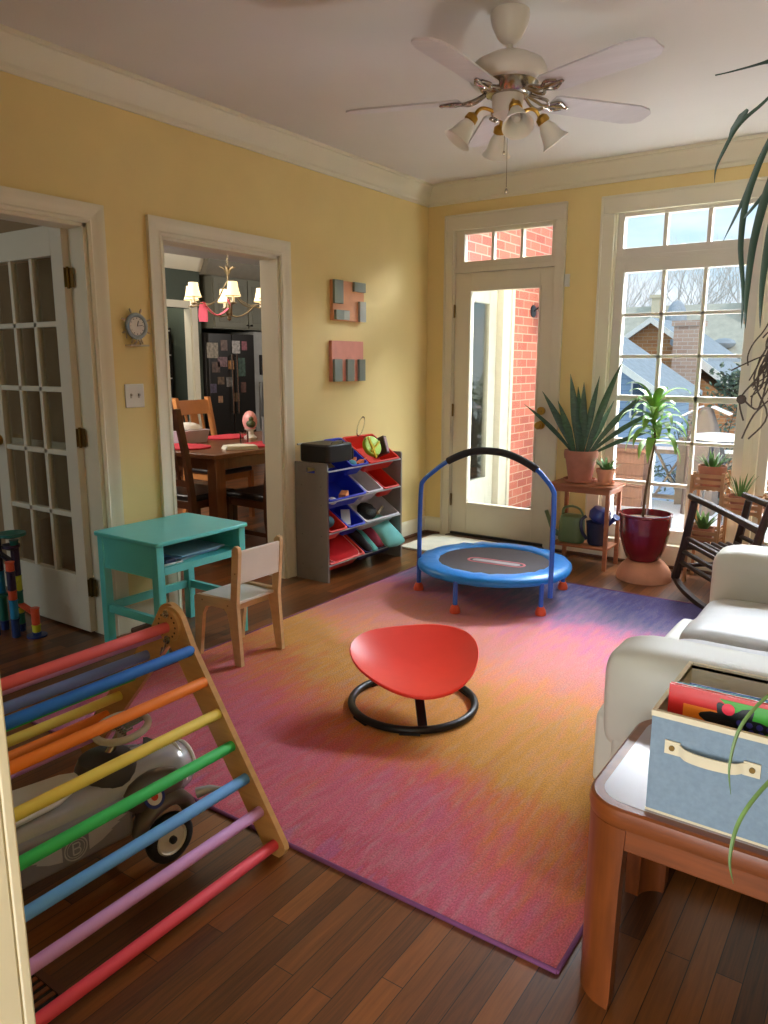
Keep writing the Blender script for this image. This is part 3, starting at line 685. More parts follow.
# black case lying on top of the near end
cs = thing('black_case', 'black boxy audio case lying on the near end of the toy rack', 'case', (.17, -1.5, .78))
m = MB(); m.prism(rrect(.075, .315, -1.66, -1.40, .03), 'z', .770, .885); obj('case_body', m, M_BLACK, cs, bevel=.012)
m = MB(); m.prism(rrect(.20, .312, -1.412, -1.385, .012), 'z', .775, .85); obj('case_end', m, mat('dark_grey_plastic', (48, 46, 50), .4), cs, bevel=.008)
m = MB(); m.tube(smoothpts([(.29, -1.60, .885), (.295, -1.58, .902), (.295, -1.50, .902), (.29, -1.48, .885)], 4), .004, 6); m.box(.309, .312, -1.62, -1.46, .80, .812); obj('case_handle', m, mat('mid_grey_plastic', (110, 108, 112), .35), cs)
cup = thing('toy_pieces', 'white and orange plastic toy pieces lying in the blue top bin', 'toy', tuple(inb(b1, .1, 0, -.08)))
m = MB()
for (x, y, z, r_) in ((.2, -.05, .0, .028), (.21, .0, .0, .022), (.22, -.08, .005, .02)): m.ell(inb(b1, x, y + .04, z), r_, r_, r_ * .7, 9, 6)
obj('white_pieces', m, M_WHITEP, cup)
m = MB(); m.beam(inb(b1, .04, .02, -.03), inb(b1, .06, .12, -.01), .035, .02); m.beam(inb(b1, .07, .0, -.04), inb(b1, .1, .06, -.03), .03, .02); obj('orange_pieces', m, mat('orange_plastic', (232, 130, 70), .4), cup)
m = MB(); m.ell(inb(b1, .05, -.03, -.025), .03, .04, .025, 9, 6); obj('teal_piece', m, mat('teal_plastic', (70, 150, 170), .4), cup)
# lime paddle with yellow handle
pd = thing('lime_paddle', 'round lime green paddle toy with a yellow handle standing in the red-orange bin', 'toy', tuple(inb(b2, .08, -.05, -.05)))
Mp = Matrix.Translation((.235, -1.085, .825)) @ Matrix.Rotation(R(62), 4, 'Y') @ Matrix.Rotation(R(10), 4, 'X')
m = MB(); m.lathe([(.001, -.016), (.07, -.016), (.076, 0), (.07, .016), (.001, .018)], (0, 0, 0), 24, Mp); obj('paddle_disc', m, mat('lime_plastic', (168, 206, 40), .4), pd)
m = MB(); m.beam((.275, -1.18, .895), (.285, -1.10, .755), .016, .01, (1, 0, 0)); m.beam((.28, -1.15, .80), (.282, -1.06, .86), .012, .008, (1, 0, 0)); obj('handle', m, mat('yellow_plastic', (232, 208, 50), .4), pd)
rk = thing('clear_racket', 'clear plastic wand with an oval hoop leaning up from the red-orange bin', 'toy', (.2, -1.17, .9))
m = MB(); m.tube([(.20 + .02 * math.cos(2 * PI * k / 18), -1.165 + .035 * math.sin(2 * PI * k / 18), .965 + .065 * math.cos(2 * PI * k / 18)) for k in range(18)], .004, 6, closed=True); m.cyl((.215, -1.15, .90), (.24, -1.125, .80), .007, 8); obj('hoop', m, glass_mat('clear_plastic', (.9, .9, .9), .3, .1), rk)
bk = thing('purple_box', 'thin dark box with mauve stripes at the far end of the red-orange bin', 'toy box', (.22, -.97, .8))
Mb_ = Matrix.Translation((.235, -.985, .81)) @ Matrix.Rotation(R(-14), 4, 'X') @ Matrix.Rotation(R(-25), 4, 'Y')
m = MB(); m.box(-.055, .055, -.02, .02, -.06, .065, Mb_); obj('box_body', m, mat('dark_brown_card', (70, 46, 44), .6), bk, bevel=.002)
m = MB(); 
for k in range(4): m.box(-.05 + k * .026, -.034 + k * .026, .02, .024, -.05, .055, Mb_)
m.box(.055, .058, -.012, .012, -.05, .055, Mb_); obj('stripes', m, mat('mauve', (176, 140, 150), .6), bk)
o = MB(); o.beam(inb(b3, .05, .01, -.045), inb(b3, .09, .09, -.05), .05, .035); tag(obj('orange_block', o, mat('orange_block', (226, 140, 84), .5), bevel=.004), 'pale orange toy block lying in the wide blue bin on the second tier', 'toy block')
o = MB(); o.ell(inb(b3, .03, -.12, -.035), .03, .03, .025); tag(obj('white_ball', o, M_WHITEP), 'small white ball in the wide blue bin on the second tier', 'ball')
# black mesh bag
o = MB()
rings = []
for i in range(9):
    f = i / 8; r_ = .012 + .082 * math.sin(PI * min(1, f * 1.05) ** .8) ** .7
    rings.append([inb(b8, .12 + math.cos(2 * PI * k / 14) * r_ * .8, -.06 + .17 * f - .06 + math.sin(k * 3) * .003, -.03 + math.sin(2 * PI * k / 14) * r_ * .5 + random.uniform(-.005, .005)) for k in range(14)])
o.loft(rings); bag = tag(obj('mesh_bag', o, mat('black_mesh', (30, 28, 30), .6, bump=1, bscale=160)), 'black mesh bag of toys lying in the wide light grey bin', 'bag')
m = MB()
for k in range(5): m.ell(inb(b8, .05 + .01 * k, -.02 + .025 * k, .005), .012, .012, .012, 8, 5)
obj('shells', m, mat('tan_pieces', (150, 130, 100), .6), bag)
o = MB(); o.ell(inb(b6, .12, 0, -.03), .06, .06, .045); tag(obj('teal_ball', o, mat('teal_dark', (52, 104, 118), .6)), 'dark teal ball in the narrow red bin on the third tier', 'ball')
o = MB(); o.prism([(0, 0), (.1, 0), (.1, .02), (0, .02)], 'y', 0, .1)
o.bm.clear(); o.beam(inb(b7, .05, -.05, -.03), inb(b7, .16, .04, -.01), .06, .012); tag(obj('white_card', o, M_WHITEP), 'white card lying in the narrow blue bin on the third tier', 'card')
# red trays with pale rims
for k in range(3):
    t = thing('red_tray', 'red tray with a pale rim lying in the wide red bin on the lowest tier', 'tray', tuple(inb(b9, .12, .0, -.06 + .025 * k)), 'red trays in the lowest red bin')
    m = MB()
    def rg(a, z): return [inb(b9, x, y, z) for x, y in rrect(.03 + a - .01 * k, .26 - a, -.15 + a, .15 - a + .01 * k, .05, 4)]
    z = -.062 + .025 * k
    m.loft([rg(.02, z - .014), rg(0, z), rg(.012, z), rg(.03, z - .01)]); obj('tray', m, mat('tray_red', (206, 40, 44), .25, coat=.5), t)
    m = MB(); m.tube([Vector(p) for p in rg(.003, z + .001)], .0028, 6, closed=True); obj('tray_rim', m, mat('tray_rim', (240, 150, 140), .3), t)
# cloths
def cloth(y0, y1, x0, x1, z, puff, m_, label, name='folded_cloth'):
    m = MB(); rings = []; n = 12
    for i in range(n + 1):
        f = i / n; y = y0 + (y1 - y0) * f; e = math.sin(PI * f) ** .35 if 0 < f < 1 else .15
        ring = []
        for k in range(16):
            a = 2 * PI * k / 16; cx = (x0 + x1) / 2 + math.cos(a) * (x1 - x0) / 2 * (.85 + .15 * e)
            cz = math.sin(a) * puff * e * (1 + .15 * math.sin(7 * f + k))
            ring.append(inb(b10, cx, y, z + cz))
        rings.append(ring)
    m.loft(rings); return tag(obj(name, m, m_, ang=80), label, 'cloth', 'folded cloths in the lowest dark bin')
cloth(-.01, .205, -.05, .27, .035, .065, mat('aqua_cloth', (124, 206, 206), .8, bump=.4, bscale=30), 'aqua cloth bundle spilling from the far end of the lowest tier')
cloth(-.07, .03, .0, .26, .01, .04, mat('wine_cloth', (140, 34, 62), .8), 'wine red cloth beside the aqua bundle on the lowest tier')
cloth(-.14, -.06, -.01, .25, -.005, .035, mat('mint_cloth', (90, 170, 164), .8), 'mint green cloth between the wine red and black ones')
cloth(-.20, -.13, .0, .25, .01, .035, mat('black_cloth', (34, 30, 36), .8), 'black cloth beside the red trays on the lowest tier')

# ------------------------------------------------------------------ turquoise school desk
dk = thing('school_desk', 'turquoise wooden child desk with an open cubby against the yellow wall', 'desk', (.28, -2.85, 0))
m = MB(); m.prism(rrect(.045, .52, -3.15, -2.562, .022), 'z', .562, .582); obj('desk_top', m, M_TURQ, dk, bevel=.005)
for x in (.06, .46):
    for y in (-3.135, -2.617):
        m = MB(); m.box(x, x + .042, y, y + .042, 0, .562); obj('leg', m, M_TURQ, dk, bevel=.003)
m = MB(); m.box(.102, .46, -3.130, -3.114, .405, .562); obj('side_panel', m, M_TURQ, dk); m = MB(); m.box(.102, .46, -2.596, -2.58, .405, .562); obj('side_panel', m, M_TURQ, dk)
m = MB(); m.box(.062, .078, -3.093, -2.617, .405, .562); obj('back_panel', m, M_TURQ, dk)
m = MB(); m.box(.078, .50, -3.112, -2.598, .435, .45); obj('cubby_shelf', m, M_TURQ, dk); m = MB(); m.box(.488, .503, -3.093, -2.617, .42, .455); obj('cubby_rail', m, M_TURQ, dk)
for a in ((.102, .46, -3.125, -3.102, .175, .215), (.102, .46, -2.608, -2.585, .175, .215), (.068, .09, -3.093, -2.617, .175, .215)):
    m = MB(); m.box(*a); obj('stretcher', m, M_TURQ, dk, bevel=.002)
for k, (x0, y0, rz, c) in enumerate(((.30, -2.83, 8, (176, 196, 214)), (.31, -2.86, -4, (120, 150, 196)), (.32, -2.82, 3, (150, 186, 214)))):
    m = MB(); Mq = Matrix.Translation((x0, y0, .4505 + k * .009)) @ Matrix.Rotation(R(rz), 4, 'Z'); m.box(-.10, .13, -.14, .15, 0, .008, Mq)
    tag(obj('paper_folder', m, mat('folder%d' % k, c, .7), bevel=.001), ['lowest pale grey-blue folder of the pile in the desk cubby', 'middle blue folder of the pile in the desk cubby', 'topmost light blue folder of the pile in the desk cubby'][k], 'folder', 'folders in the desk cubby')
m = MB(); m.box(.40, .46, -3.05, -2.99, .451, .475); tag(obj('eraser', m, mat('dark_blue_case', (40, 56, 96), .5), bevel=.004), 'small dark blue case at the near end of the desk cubby', 'pencil case')
m = MB(); m.cyl((.465, -3.075, .456), (.47, -2.96, .456), .005, 6); tag(obj('crayon', m, M_WHITEP), 'white crayon lying at the near end of the desk cubby', 'crayon')

# ------------------------------------------------------------------ child chair
ch = thing('child_chair', 'low plywood child chair with white seat and backrest facing the turquoise desk', 'chair', (.69, -2.82, .008))
def sframe(y0, y1):
    z = .008
    poly = [(.535, z), (.57, z), (.60, .22), (.625, .262), (.66, .27), (.745, .27), (.765, .25), (.775, .21), (.805, z), (.845, z), (.828, .30), (.852, .548), (.848, .572), (.828, .578), (.810, .56), (.790, .318), (.56, .312), (.545, .30), (.545, .22)]
    m = MB(); m.prism(poly, 'y', y0, y1); o = obj('side_frame', m, M_BIRCHL, ch); return o
f1 = sframe(-2.965, -2.945); f2 = sframe(-2.69, -2.67)
for y in (-2.966, -2.669):
    m = MB()
    for x, z in ((.60, .29), (.77, .29), (.825, .45)): m.cyl((x, y - .001, z), (x, y + .002, z), .004, 8)
    obj('screw_plugs', m, mat('plug', (150, 110, 70), .5), ch)
m = MB(); m.box(.55, .80, -2.945, -2.69, .29, .304); obj('seat', m, M_WHITEP, ch, bevel=.002)
m = MB(); Mq = Matrix.Translation((.827, 0, .40)) @ Matrix.Rotation(R(4.5), 4, 'Y'); m.box(-.005, .009, -2.945, -2.69, 0, .155, Mq); obj('backrest', m, M_WHITEP, ch, bevel=.002)
m = MB(); m.box(.60, .615, -2.945, -2.69, .25, .29); m.box(.75, .765, -2.945, -2.69, .25, .29); obj('seat_rail', m, M_BIRCHL, ch)

# ------------------------------------------------------------------ climbing triangle
cl = thing('climbing_triangle', 'folding wooden climbing triangle with rainbow coloured rungs in the foreground', 'climbing frame', (1.4, -4.25, 0))
A = Vector((1.497, 0, .612)); B = Vector((1.900, 0, .015)); u1 = (B - A).normalized(); n1 = Vector((-u1.z, 0, u1.x))
A2 = Vector((1.465, 0, .612)); B2 = Vector((.955, 0, .027)); u2 = (B2 - A2).normalized(); n2 = Vector((-u2.z, 0, u2.x))
def cpanel(A, u, n, L, w, y0, y1, wtop):
    n = Vector((-u.z, 0, u.x)); poly = []
    for k in range(13):
        a = PI * k / 12; poly.append(A + n * math.cos(a) * wtop - u * math.sin(a) * wtop)
    E_ = A + u * L
    poly += [A - n * w + u * .09, E_ - n * w, ]
    for k in range(1, 6):
        a = PI + PI * k / 6; poly.append(E_ + n * math.cos(a) * w - u * math.sin(a) * w * .6)
    poly += [E_ + n * w, A + n * w + u * .09]
    poly = [Vector((p.x, 0, max(p.z, .001))) for p in poly]
    m = MB(); m.prism([(p.x, p.z) for p in poly], 'y', y0, y1); return obj('side_panel', m, M_BIRCH, cl, ang=30)
YF, YN = -3.855, -4.665
cpanel(A, u1, n1, .712, .043, YF - .018, YF, .056); cpanel(A, u1, n1, .712, .043, YN, YN + .018, .056)
cpanel(A2, u2, n2, .765, .043, YF + .001, YF + .019, .056); cpanel(A2, u2, n2, .765, .043, YN - .019, YN - .001, .056)
RC = dict(red=(232, 74, 92), blue=(26, 116, 220), orange=(252, 138, 44), yellow=(240, 218, 96), green=(56, 200, 100), sky=(104, 170, 240), lilac=(210, 154, 214), peri=(118, 142, 208), coral=(238, 104, 110))
def rung(P, c, y0=YN + .01, y1=YF - .012, r_=.0158):
    m = MB(); m.tube([(P.x, y0, P.z), (P.x, y0 + .006, P.z), (P.x, y1 - .006, P.z), (P.x, y1, P.z)], [r_ * .8, r_, r_, r_ * .8], 16); obj('rung', m, mat('rung_' + c, RC[c], .6, var=.03, stretch=(1, .2, 1)), cl)
for i, c in enumerate(('coral', 'blue', 'orange', 'yellow', 'green', 'sky', 'lilac', 'red')): rung(Vector((1.488, 0, .607)) if i == 0 else Vector((1.5245, 0, .6350)) + Vector((.5257, 0, -.8507)) * (.1005 * i), c)
for i, c in enumerate(('lilac', 'peri', 'green', 'yellow', 'orange', 'lilac')): rung(A2 + u2 * (.06 + .119 * i if i < 5 else .69), c, YN - .01, YF + .01)
Mp = Matrix.Translation((A.x - .006, YF - .019, A.z)) @ Matrix.Rotation(R(90), 4, 'X')
m = MB(); m.lathe([(.05, 0), (.05, .01), (.001, .011)], (0, 0, 0), 28, Mp); ds = obj('pivot_disc', m, M_BIRCH, cl)
m = MB()
for k in range(14):
    a = 2 * PI * k / 14; c = Mp @ Vector((.037 * math.cos(a), .037 * math.sin(a), .0112)); m.cyl(c, c + Vector((0, -.001, 0)), .0035, 8)
obj('holes', m, mat('hole_dark', (70, 42, 22), .8), ds)
for dz in (.036, -.044):
    m = MB(); c = Vector((A.x - .008, YF - .030, A.z + dz)); m.cyl(c, c + Vector((0, -.006, 0)), .009, 6); m.cyl(c, c + Vector((0, -.012, 0)), .005, 10); m.cyl(c, c + Vector((0, -.0015, 0)), .013, 14); obj('bolt', m, M_NICKEL, ds)
m = MB(); m.tube([(A.x - .008, YF - .034, A.z - .05), (A.x - .016, YF - .039, A.z - .075), (A.x - .032, YF - .039, A.z - .095), (A.x - .024, YF - .037, A.z - .07)], .003, 6); obj('hook', m, M_NICKEL, ds)

# ------------------------------------------------------------------ ride-on racer
car = thing('ride_on_car', 'silver retro ride-on racing car with a white seat and steering wheel under the climbing triangle', 'ride-on toy', (0, 0, 0))
def crs(y, hw, zt, zb, pw=2.6, n=24):
    out = []
    for k in range(n):
        a = 2 * PI * k / n; c, s = math.cos(a), math.sin(a)
        out.append(Vector((hw * math.copysign(abs(c) ** (2 / pw), c), y, (zt + zb) / 2 + (zt - zb) / 2 * math.copysign(abs(s) ** (2 / pw), s))))
    return out
m = MB(); m.loft([crs(-.44, .03, .23, .19), crs(-.43, .06, .25, .17), crs(-.36, .095, .275, .15), (crs(-.1, .102, .275, .14)), crs(.05, .10, .28, .14), crs(.18, .094, .29, .13), crs(.27, .085, .285, .125), crs(.315, .072, .27, .14), crs(.33, .05, .245, .16)])
obj('body', m, M_SILV, car, ang=60)
m = MB()
m.box(-.108, .108, -.42, .10, .115, .235); obj('lower_body', m, mat('grey_enamel', (138, 138, 146), .3, .12, coat=.5), car, bevel=.012)
m = MB(); m.tube([(x * .052, .335, .205 + z * .052) for x, z in [(math.cos(2 * PI * k / 20), math.sin(2 * PI * k / 20)) for k in range(20)]], .007, 8, closed=True); obj('nose_ring', m, M_WHITEP, car)
m = MB(); m.tube([(x * .075, .29, .205 + z * .078) for x, z in [(math.cos(2 * PI * k / 24), math.sin(2 * PI * k / 24)) for k in range(24)]], .006, 8, closed=True); obj('headlamp_ring', m, M_WHITEP, car)
# fin
m = MB(); m.loft([[Vector((-.006, .20, .283)), Vector((.006, .20, .283)), Vector((.006, .27, .278)), Vector((-.006, .27, .278))], [Vector((-.002, .205, .325)), Vector((.002, .205, .325)), Vector((.002, .215, .322)), Vector((-.002, .215, .322))]]); obj('fin', m, M_SILVD, car)
m = MB(); m.tube([(.11, .30, .15), (.135, .33, .16), (.15, .36, .155)], [.016, .012, .004], 10); obj('side_fin', m, M_SILV, car)
m = MB(); m.tube([(-.11, .30, .15), (-.135, .33, .16), (-.15, .36, .155)], [.016, .012, .004], 10); obj('side_fin', m, M_SILV, car)
# cowl
m = MB(); m.lathe([(.085, .24), (.082, .29), (.07, .315), (.03, .325), (.001, .326)], (0, .085, 0), 20); obj('cowl', m, mat('cowl_grey', (66, 62, 62), .5), car)
# seat
m = MB()
m.loft([crs(-.34, .05, .315, .27), crs(-.33, .085, .325, .26), crs(-.29, .09, .315, .26), crs(-.2, .085, .292, .262), crs(-.08, .07, .29, .262), crs(-.03, .045, .30, .265), crs(0, .02, .30, .27)]); obj('seat', m, M_WHITEP, car, ang=70)
# steering wheel
Ms = Matrix.Translation((0, .140, .380)) @ Matrix.Rotation(R(8), 4, 'X')
m = MB(); m.tube([Ms @ Vector((.072 * math.cos(2 * PI * k / 30), .072 * math.sin(2 * PI * k / 30), 0)) for k in range(30)], .0105, 10, closed=True)
sww = obj('steering_wheel', m, mat('wheel_cream', (206, 200, 190), .4), car)
m = MB()
for k in range(3): a = R(90 + 120 * k); m.beam(Ms @ Vector((.01 * math.cos(a), .01 * math.sin(a), -.004)), Ms @ Vector((.068 * math.cos(a), .068 * math.sin(a), -.002)), .024, .006)
for k in range(7): m.beam(Ms @ Vector((-.036 + .012 * k, -.014, .004)), Ms @ Vector((-.036 + .012 * k, .014, .004)), .004, .003)
obj('spokes', m, M_NICKEL, sww)
m = MB(); m.cyl(Ms @ Vector((0, 0, -.004)), (0, .09, .31), .012, 10); obj('column', m, M_NICKEL, sww)
# wheels and fenders
def wheel(sx, y, name='wheel'):
    x0 = sx * .112; x1 = sx * .148
    m = MB(); Mw = Matrix.Translation((x0, y, .072)) @ Matrix.Rotation(R(90) * sx, 4, 'Y')
    m.lathe([(.045, 0), (.062, 0), (.070, .006), (.072, .014), (.072, .024), (.070, .031), (.062, .037), (.05, .037), (.048, .031), (.045, .03)], (0, 0, 0), 32, Mw); w = obj(name, m, M_RUBB, car)
    m = MB(); m.lathe([(.001, .004), (.049, .004), (.050, .030), (.044, .036), (.040, .031), (.012, .033), (.001, .033)], (0, 0, 0), 28, Mw); h_ = obj('hub_disc', m, mat('wheel_white', (220, 214, 202), .35), w)
    m = MB(); m.lathe([(.011, .032), (.011, .042), (.001, .045)], (0, 0, 0), 12, Mw); obj('hub_cap', m, M_BLACK, w)
for sx in (-1, 1):
    wheel(sx, .19); wheel(sx, -.33)
M_FEND = mat('fender_taupe', (104, 98, 94), .35, .3, coat=.3)
for sx in (-1, 1):
    m = MB(); rings = []
    for i in range(9):
        a = R(15 + 150 * i / 8); c = Vector((sx * .115, .19 - math.cos(a) * .085, .085 + math.sin(a) * .105)); hw = .038 * math.sin(R(20 + 140 * i / 8)) + .006
        nrm = Vector((0, -math.cos(a), math.sin(a)))
        rings.append([c + Vector((sx * hw * math.cos(2 * PI * k / 12), 0, 0)) + nrm * (.022 * math.sin(2 * PI * k / 12)) for k in range(12)])
    m.loft(rings); fe = obj('fender', m, M_FEND, car, ang=70)
    m = MB(); m.ell((sx * .095, .17, .215), .045, .10, .055); obj('fender_pod', m, M_FEND, car, ang=80)
    # roundel
    Mr = Matrix.Translation((sx * .139, .146, .220)) @ Matrix.Rotation(R(62) * sx, 4, 'Y')
    for r_, c, z in ((.031, (34, 52, 130), 0), (.022, (226, 222, 212), .0012), (.010, (206, 70, 40), .0024)):
        m = MB(); m.cyl(Mr @ Vector((0, 0, z)), Mr @ Vector((0, 0, z + .0014)), r_, 28); obj('roundel', m, mat('roundel%d' % c[0], c, .4), fe)
    # winged B badge on the side panel
    X = sx * .1085
    M_BADGE = mat('badge_silver', (196, 196, 198), .35, .2)
    def side(p, dx=0): return Vector((X + sx * dx, sx * p[0] * 1.2 - .066, p[1] * 1.2 + .160))
    def flat(poly, dx=.0012):
        q = MB(); q.loft([[side(p, 0) for p in poly], [side(p, dx) for p in poly]]); return q
    if True:
        m = MB()
        for w_ in (-1, 1):
            for k in range(4):
                zz = .018 - .0105 * k; L_ = .105 - .018 * k
                poly = [(w_ * .030, zz - .003), (w_ * (.034 + L_ * .5), zz - .003 + .008), (w_ * (.034 + L_), zz + .018), (w_ * (.034 + L_ * .88), zz + .021), (w_ * (.030), zz + .0085)]
                m.loft([[side(p, 0) for p in poly], [side(p, .0012) for p in poly]])
        m.tube([side((.025 * math.cos(2 * PI * k / 24), .025 * math.sin(2 * PI * k / 24)), .001) for k in range(24)], .0018, 6, closed=True)
        m.tube([side((.0195 * math.cos(2 * PI * k / 24), .0195 * math.sin(2 * PI * k / 24)), .001) for k in range(24)], .001, 6, closed=True)
        m.beam(side((-.006, -.013), .001), side((-.006, .013), .001), .0035, .001, (1, 0, 0))
        for z0, z1, w2 in ((.0005, .013, .012), (-.013, .0005, .0135)):
            m.tube(smoothpts([side((-.007, z1), .001), side((w2 * .5, z1 - .0005), .001), side((w2 * .75, (z0 + z1) / 2), .001), side((w2 * .5, z0 + .0005), .001), side((-.006, z0), .001)], 4), .0017, 6)
        obj('winged_badge', m, M_BADGE, car)
m = MB(); m.cyl((-.12, .19, .072), (.12, .19, .072), .008, 8); m.cyl((-.12, -.33, .072), (.12, -.33, .072), .008, 8); obj('axle', m, M_BLACK, car)
place(car, (1.512, -4.228, 0), -R(6.6))

# ------------------------------------------------------------------ trampoline
TX, TY = 1.27, -1.262
tr = thing('mini_trampoline', 'small round blue trampoline with a padded arch handle on the rug by the back door', 'trampoline', (TX, TY, RUGZ))
m = MB()
N_ = 48
def tring(r0, r1, z0, z1, sag=0):
    return None
rings = []
prof = [(.330, .212), (.340, .222), (.352, .228), (.395, .229), (.435, .224), (.458, .212), (.462, .190), (.455, .178), (.448, .178), (.450, .19), (.445, .208), (.395, .218), (.350, .218), (.330, .207)]
for k in range(N_):
    a = 2 * PI * k / N_; wob = .003 * math.sin(a * 18) + .002 * math.sin(a * 23 + 1)
    rings.append([Vector((TX + (r_ + (wob if r_ > .43 else 0)) * math.cos(a), TY + (r_ + (wob if r_ > .43 else 0)) * math.sin(a), z + (wob * .8 if .3 < r_ < .44 else 0))) for r_, z in prof])
m.loft(rings, closed=True); obj('pad_cover', m, M_BLUEV, tr, ang=70)
m = MB(); m.lathe([(.001, .210), (.336, .210), (.336, .214), (.001, .213)], (TX, TY, 0), 40); mt = obj('jumping_mat', m, M_MAT, tr)
# oval print in the middle of the mat
rl = R(5)
def onm(x, y, z): return Vector((TX + .03 + x * math.cos(rl) - y * math.sin(rl), TY - .03 + x * math.sin(rl) + y * math.cos(rl), z))
m = MB(); m.tube([onm(p[0], p[1], .2140) for p in rrect(-.175, .175, -.046, .046, .045, 6)], .008, 6, closed=True, flat=.25); obj('print_ring', m, mat('print_pink', (190, 96, 104), .7), mt)
m = MB(); m.loft([[onm(p[0], p[1], z) for p in rrect(-.150, .150, -.026, .026, .025, 6)] for z in (.2130, .2146)]); obj('print_patch', m, mat('print_grey', (150, 148, 152), .7), mt)
m = MB(); m.tube([(TX + .44 * math.cos(2 * PI * k / 40), TY + .44 * math.sin(2 * PI * k / 40), .192) for k in range(40)], .0125, 8, closed=True); obj('frame_ring', m, M_BLUET, tr)
for a_ in (-154, -91, -28, 46, 102, 160):
    a = R(a_); p = Vector((TX + .455 * math.cos(a), TY + .455 * math.sin(a), 0))
    m = MB(); m.cyl(p + Vector((0, 0, .03)), p + Vector((0, 0, .19)), .0135, 12); lg = obj('leg', m, M_BLUET, tr)
    m = MB(); m.lathe([(.029, RUGZ), (.031, .02), (.026, .04), (.017, .055), (.001, .055)], p, 16); obj('rubber_foot', m, M_ORANGEP, lg)
hp = [(.866, -1.466, .12), (.866, -1.466, .40), (.874, -1.467, .64), (.892, -1.468, .695), (.96, -1.468, .755), (1.06, -1.472, .825), (1.20, -1.476, .886), (1.33, -1.478, .902), (1.46, -1.48, .888), (1.60, -1.482, .832), (1.67, -1.484, .775), (1.715, -1.485, .72), (1.726, -1.486, .66), (1.728, -1.487, .40), (1.728, -1.487, .12)]
hps = smoothpts(hp, 5)
m = MB(); m.tube(hps, .0135, 12); hd = obj('handle', m, M_BLUET, tr)
m = MB(); m.tube([p for p in hps if p.z > .815 and 1.03 < p.x < 1.63], .021, 12); obj('foam_grip', m, M_FOAM, hd)

# ------------------------------------------------------------------ spinning seat
sp_ = thing('spinning_seat', 'red dished spinning seat on a black floor ring in the middle of the rug', 'spinning seat', (1.70, -2.835, RUGZ))
m = MB(); m.tube([(1.70 + .252 * math.cos(2 * PI * k / 48), -2.838 + .252 * math.sin(2 * PI * k / 48), .024) for k in range(48)], .0155, 10, closed=True); obj('floor_ring', m, M_DARKM, sp_)
cd = Vector((.53, -.85, 0)).normalized(); sd = Vector((.85, .53, 0)).normalized()
c0 = Vector((1.718, -2.840, .224)); tl = R(13)
dn = (cd * math.cos(tl) - Vector((0, 0, 1)) * math.sin(tl)); nn = (cd * math.sin(tl) + Vector((0, 0, 1)) * math.cos(tl))
def seatpt(r_, a, lift=0):
    """rounded-triangle dish; a measured from the low side"""
    k = 1 + .05 * math.cos(3 * (a - R(95))) + .02 * math.cos(2 * (a - R(95)))
    rr = .252 * r_ * k
    h = .058 * r_ ** 2 + .018 * r_ ** 4 * math.cos(2 * (a - PI / 2))
    return c0 + dn * (rr * math.cos(a)) - sd * (rr * math.sin(a)) + nn * (h - .045 + lift)
rs = [.02, .2, .4, .6, .78, .9, .97, 1.0]; n_ = 48
rings = [[seatpt(r_, 2 * PI * k / n_, 0) for k in range(n_)] for r_ in rs] + [[seatpt(1.012, 2 * PI * k / n_, -.006) for k in range(n_)]] + [[seatpt(r_, 2 * PI * k / n_, -.014) for k in range(n_)] for r_ in reversed(rs)]
m = MB(); m.loft(rings); obj('seat_shell', m, M_REDP, sp_, ang=80)
hub = seatpt(.02, 0, -.014)
m = MB(); m.beam(Vector((1.862, -3.022, .026)), hub + Vector((-.01, .01, -.01)), .036, .022); obj('support_arm', m, M_DARKM, sp_, bevel=.004)
m = MB(); m.cyl(hub - nn * .03, hub + nn * .004, .045, 20); obj('bearing', m, M_DARKM, sp_)
for a_ in (-60, -110, 160, 60):
    a = R(a_); m = MB(); p = Vector((1.70 + .252 * math.cos(a), -2.838 + .252 * math.sin(a), .013)); t_ = Vector((-math.sin(a), math.cos(a), 0)); m.beam(p - t_ * .04, p + t_ * .04, .026, .01); obj('foot_pad', m, M_BLACK, sp_)

# ------------------------------------------------------------------ plant table by the window
pt = thing('plant_table', 'small wooden side table with a lower shelf below the snake plant by the window', 'table', (1.455, -.23, 0))
m = MB(); m.prism(rrect(1.235, 1.68, -.375, -.085, .01), 'z', .56, .578); obj('table_top', m, M_STAND, pt, bevel=.004)
m = MB(); m.box(1.26, 1.655, -.36, -.345, .52, .56); m.box(1.26, 1.655, -.115, -.10, .52, .56); m.box(1.255, 1.27, -.35, -.11, .52, .56); m.box(1.645, 1.66, -.35, -.11, .52, .56); obj('apron', m, M_STAND, pt)
for x in (1.255, 1.635):
    for y in (-.365, -.12): m = MB(); m.box(x, x + .025, y, y + .025, 0, .56); obj('leg', m, M_STAND, pt)
m = MB(); m.box(1.26, 1.655, -.355, -.105, .135, .15); obj('lower_shelf', m, M_STAND, pt, bevel=.002)

def terr_pot(name, c, r0, r1, h, rimh, m_, label, cat='pot', parent=None, saucer=None, group=None, soil=True):
    t = parent
    m = MB(); m.lathe([(r0, 0), (r0 + (r1 - r0) * .8, h - rimh), (r1 * 1.0, h - rimh), (r1 * 1.04, h - rimh * .5), (r1 * 1.02, h), (r1 * .93, h), (r1 * .90, h - rimh), (r0 * .88, .012), (.001, .012)], c, 32)
    p = obj('pot', m, m_, t)
    if saucer:
        m = MB(); m.lathe([(r0 * 1.05, 0), (r0 * 1.38, .004), (r0 * 1.45, .022), (r0 * 1.38, .022), (r0 * 1.3, .008), (.001, .008)], Vector(c) - Vector((0, 0, .008)), 28); obj('saucer', m, m_, t)
    if soil:
        m = MB(); m.lathe([(r1 * .9, h - rimh * .9), (r1 * .5, h - rimh * .8), (.001, h - rimh * .75)], c, 24); obj('soil', m, M_SOIL, t)
    return p
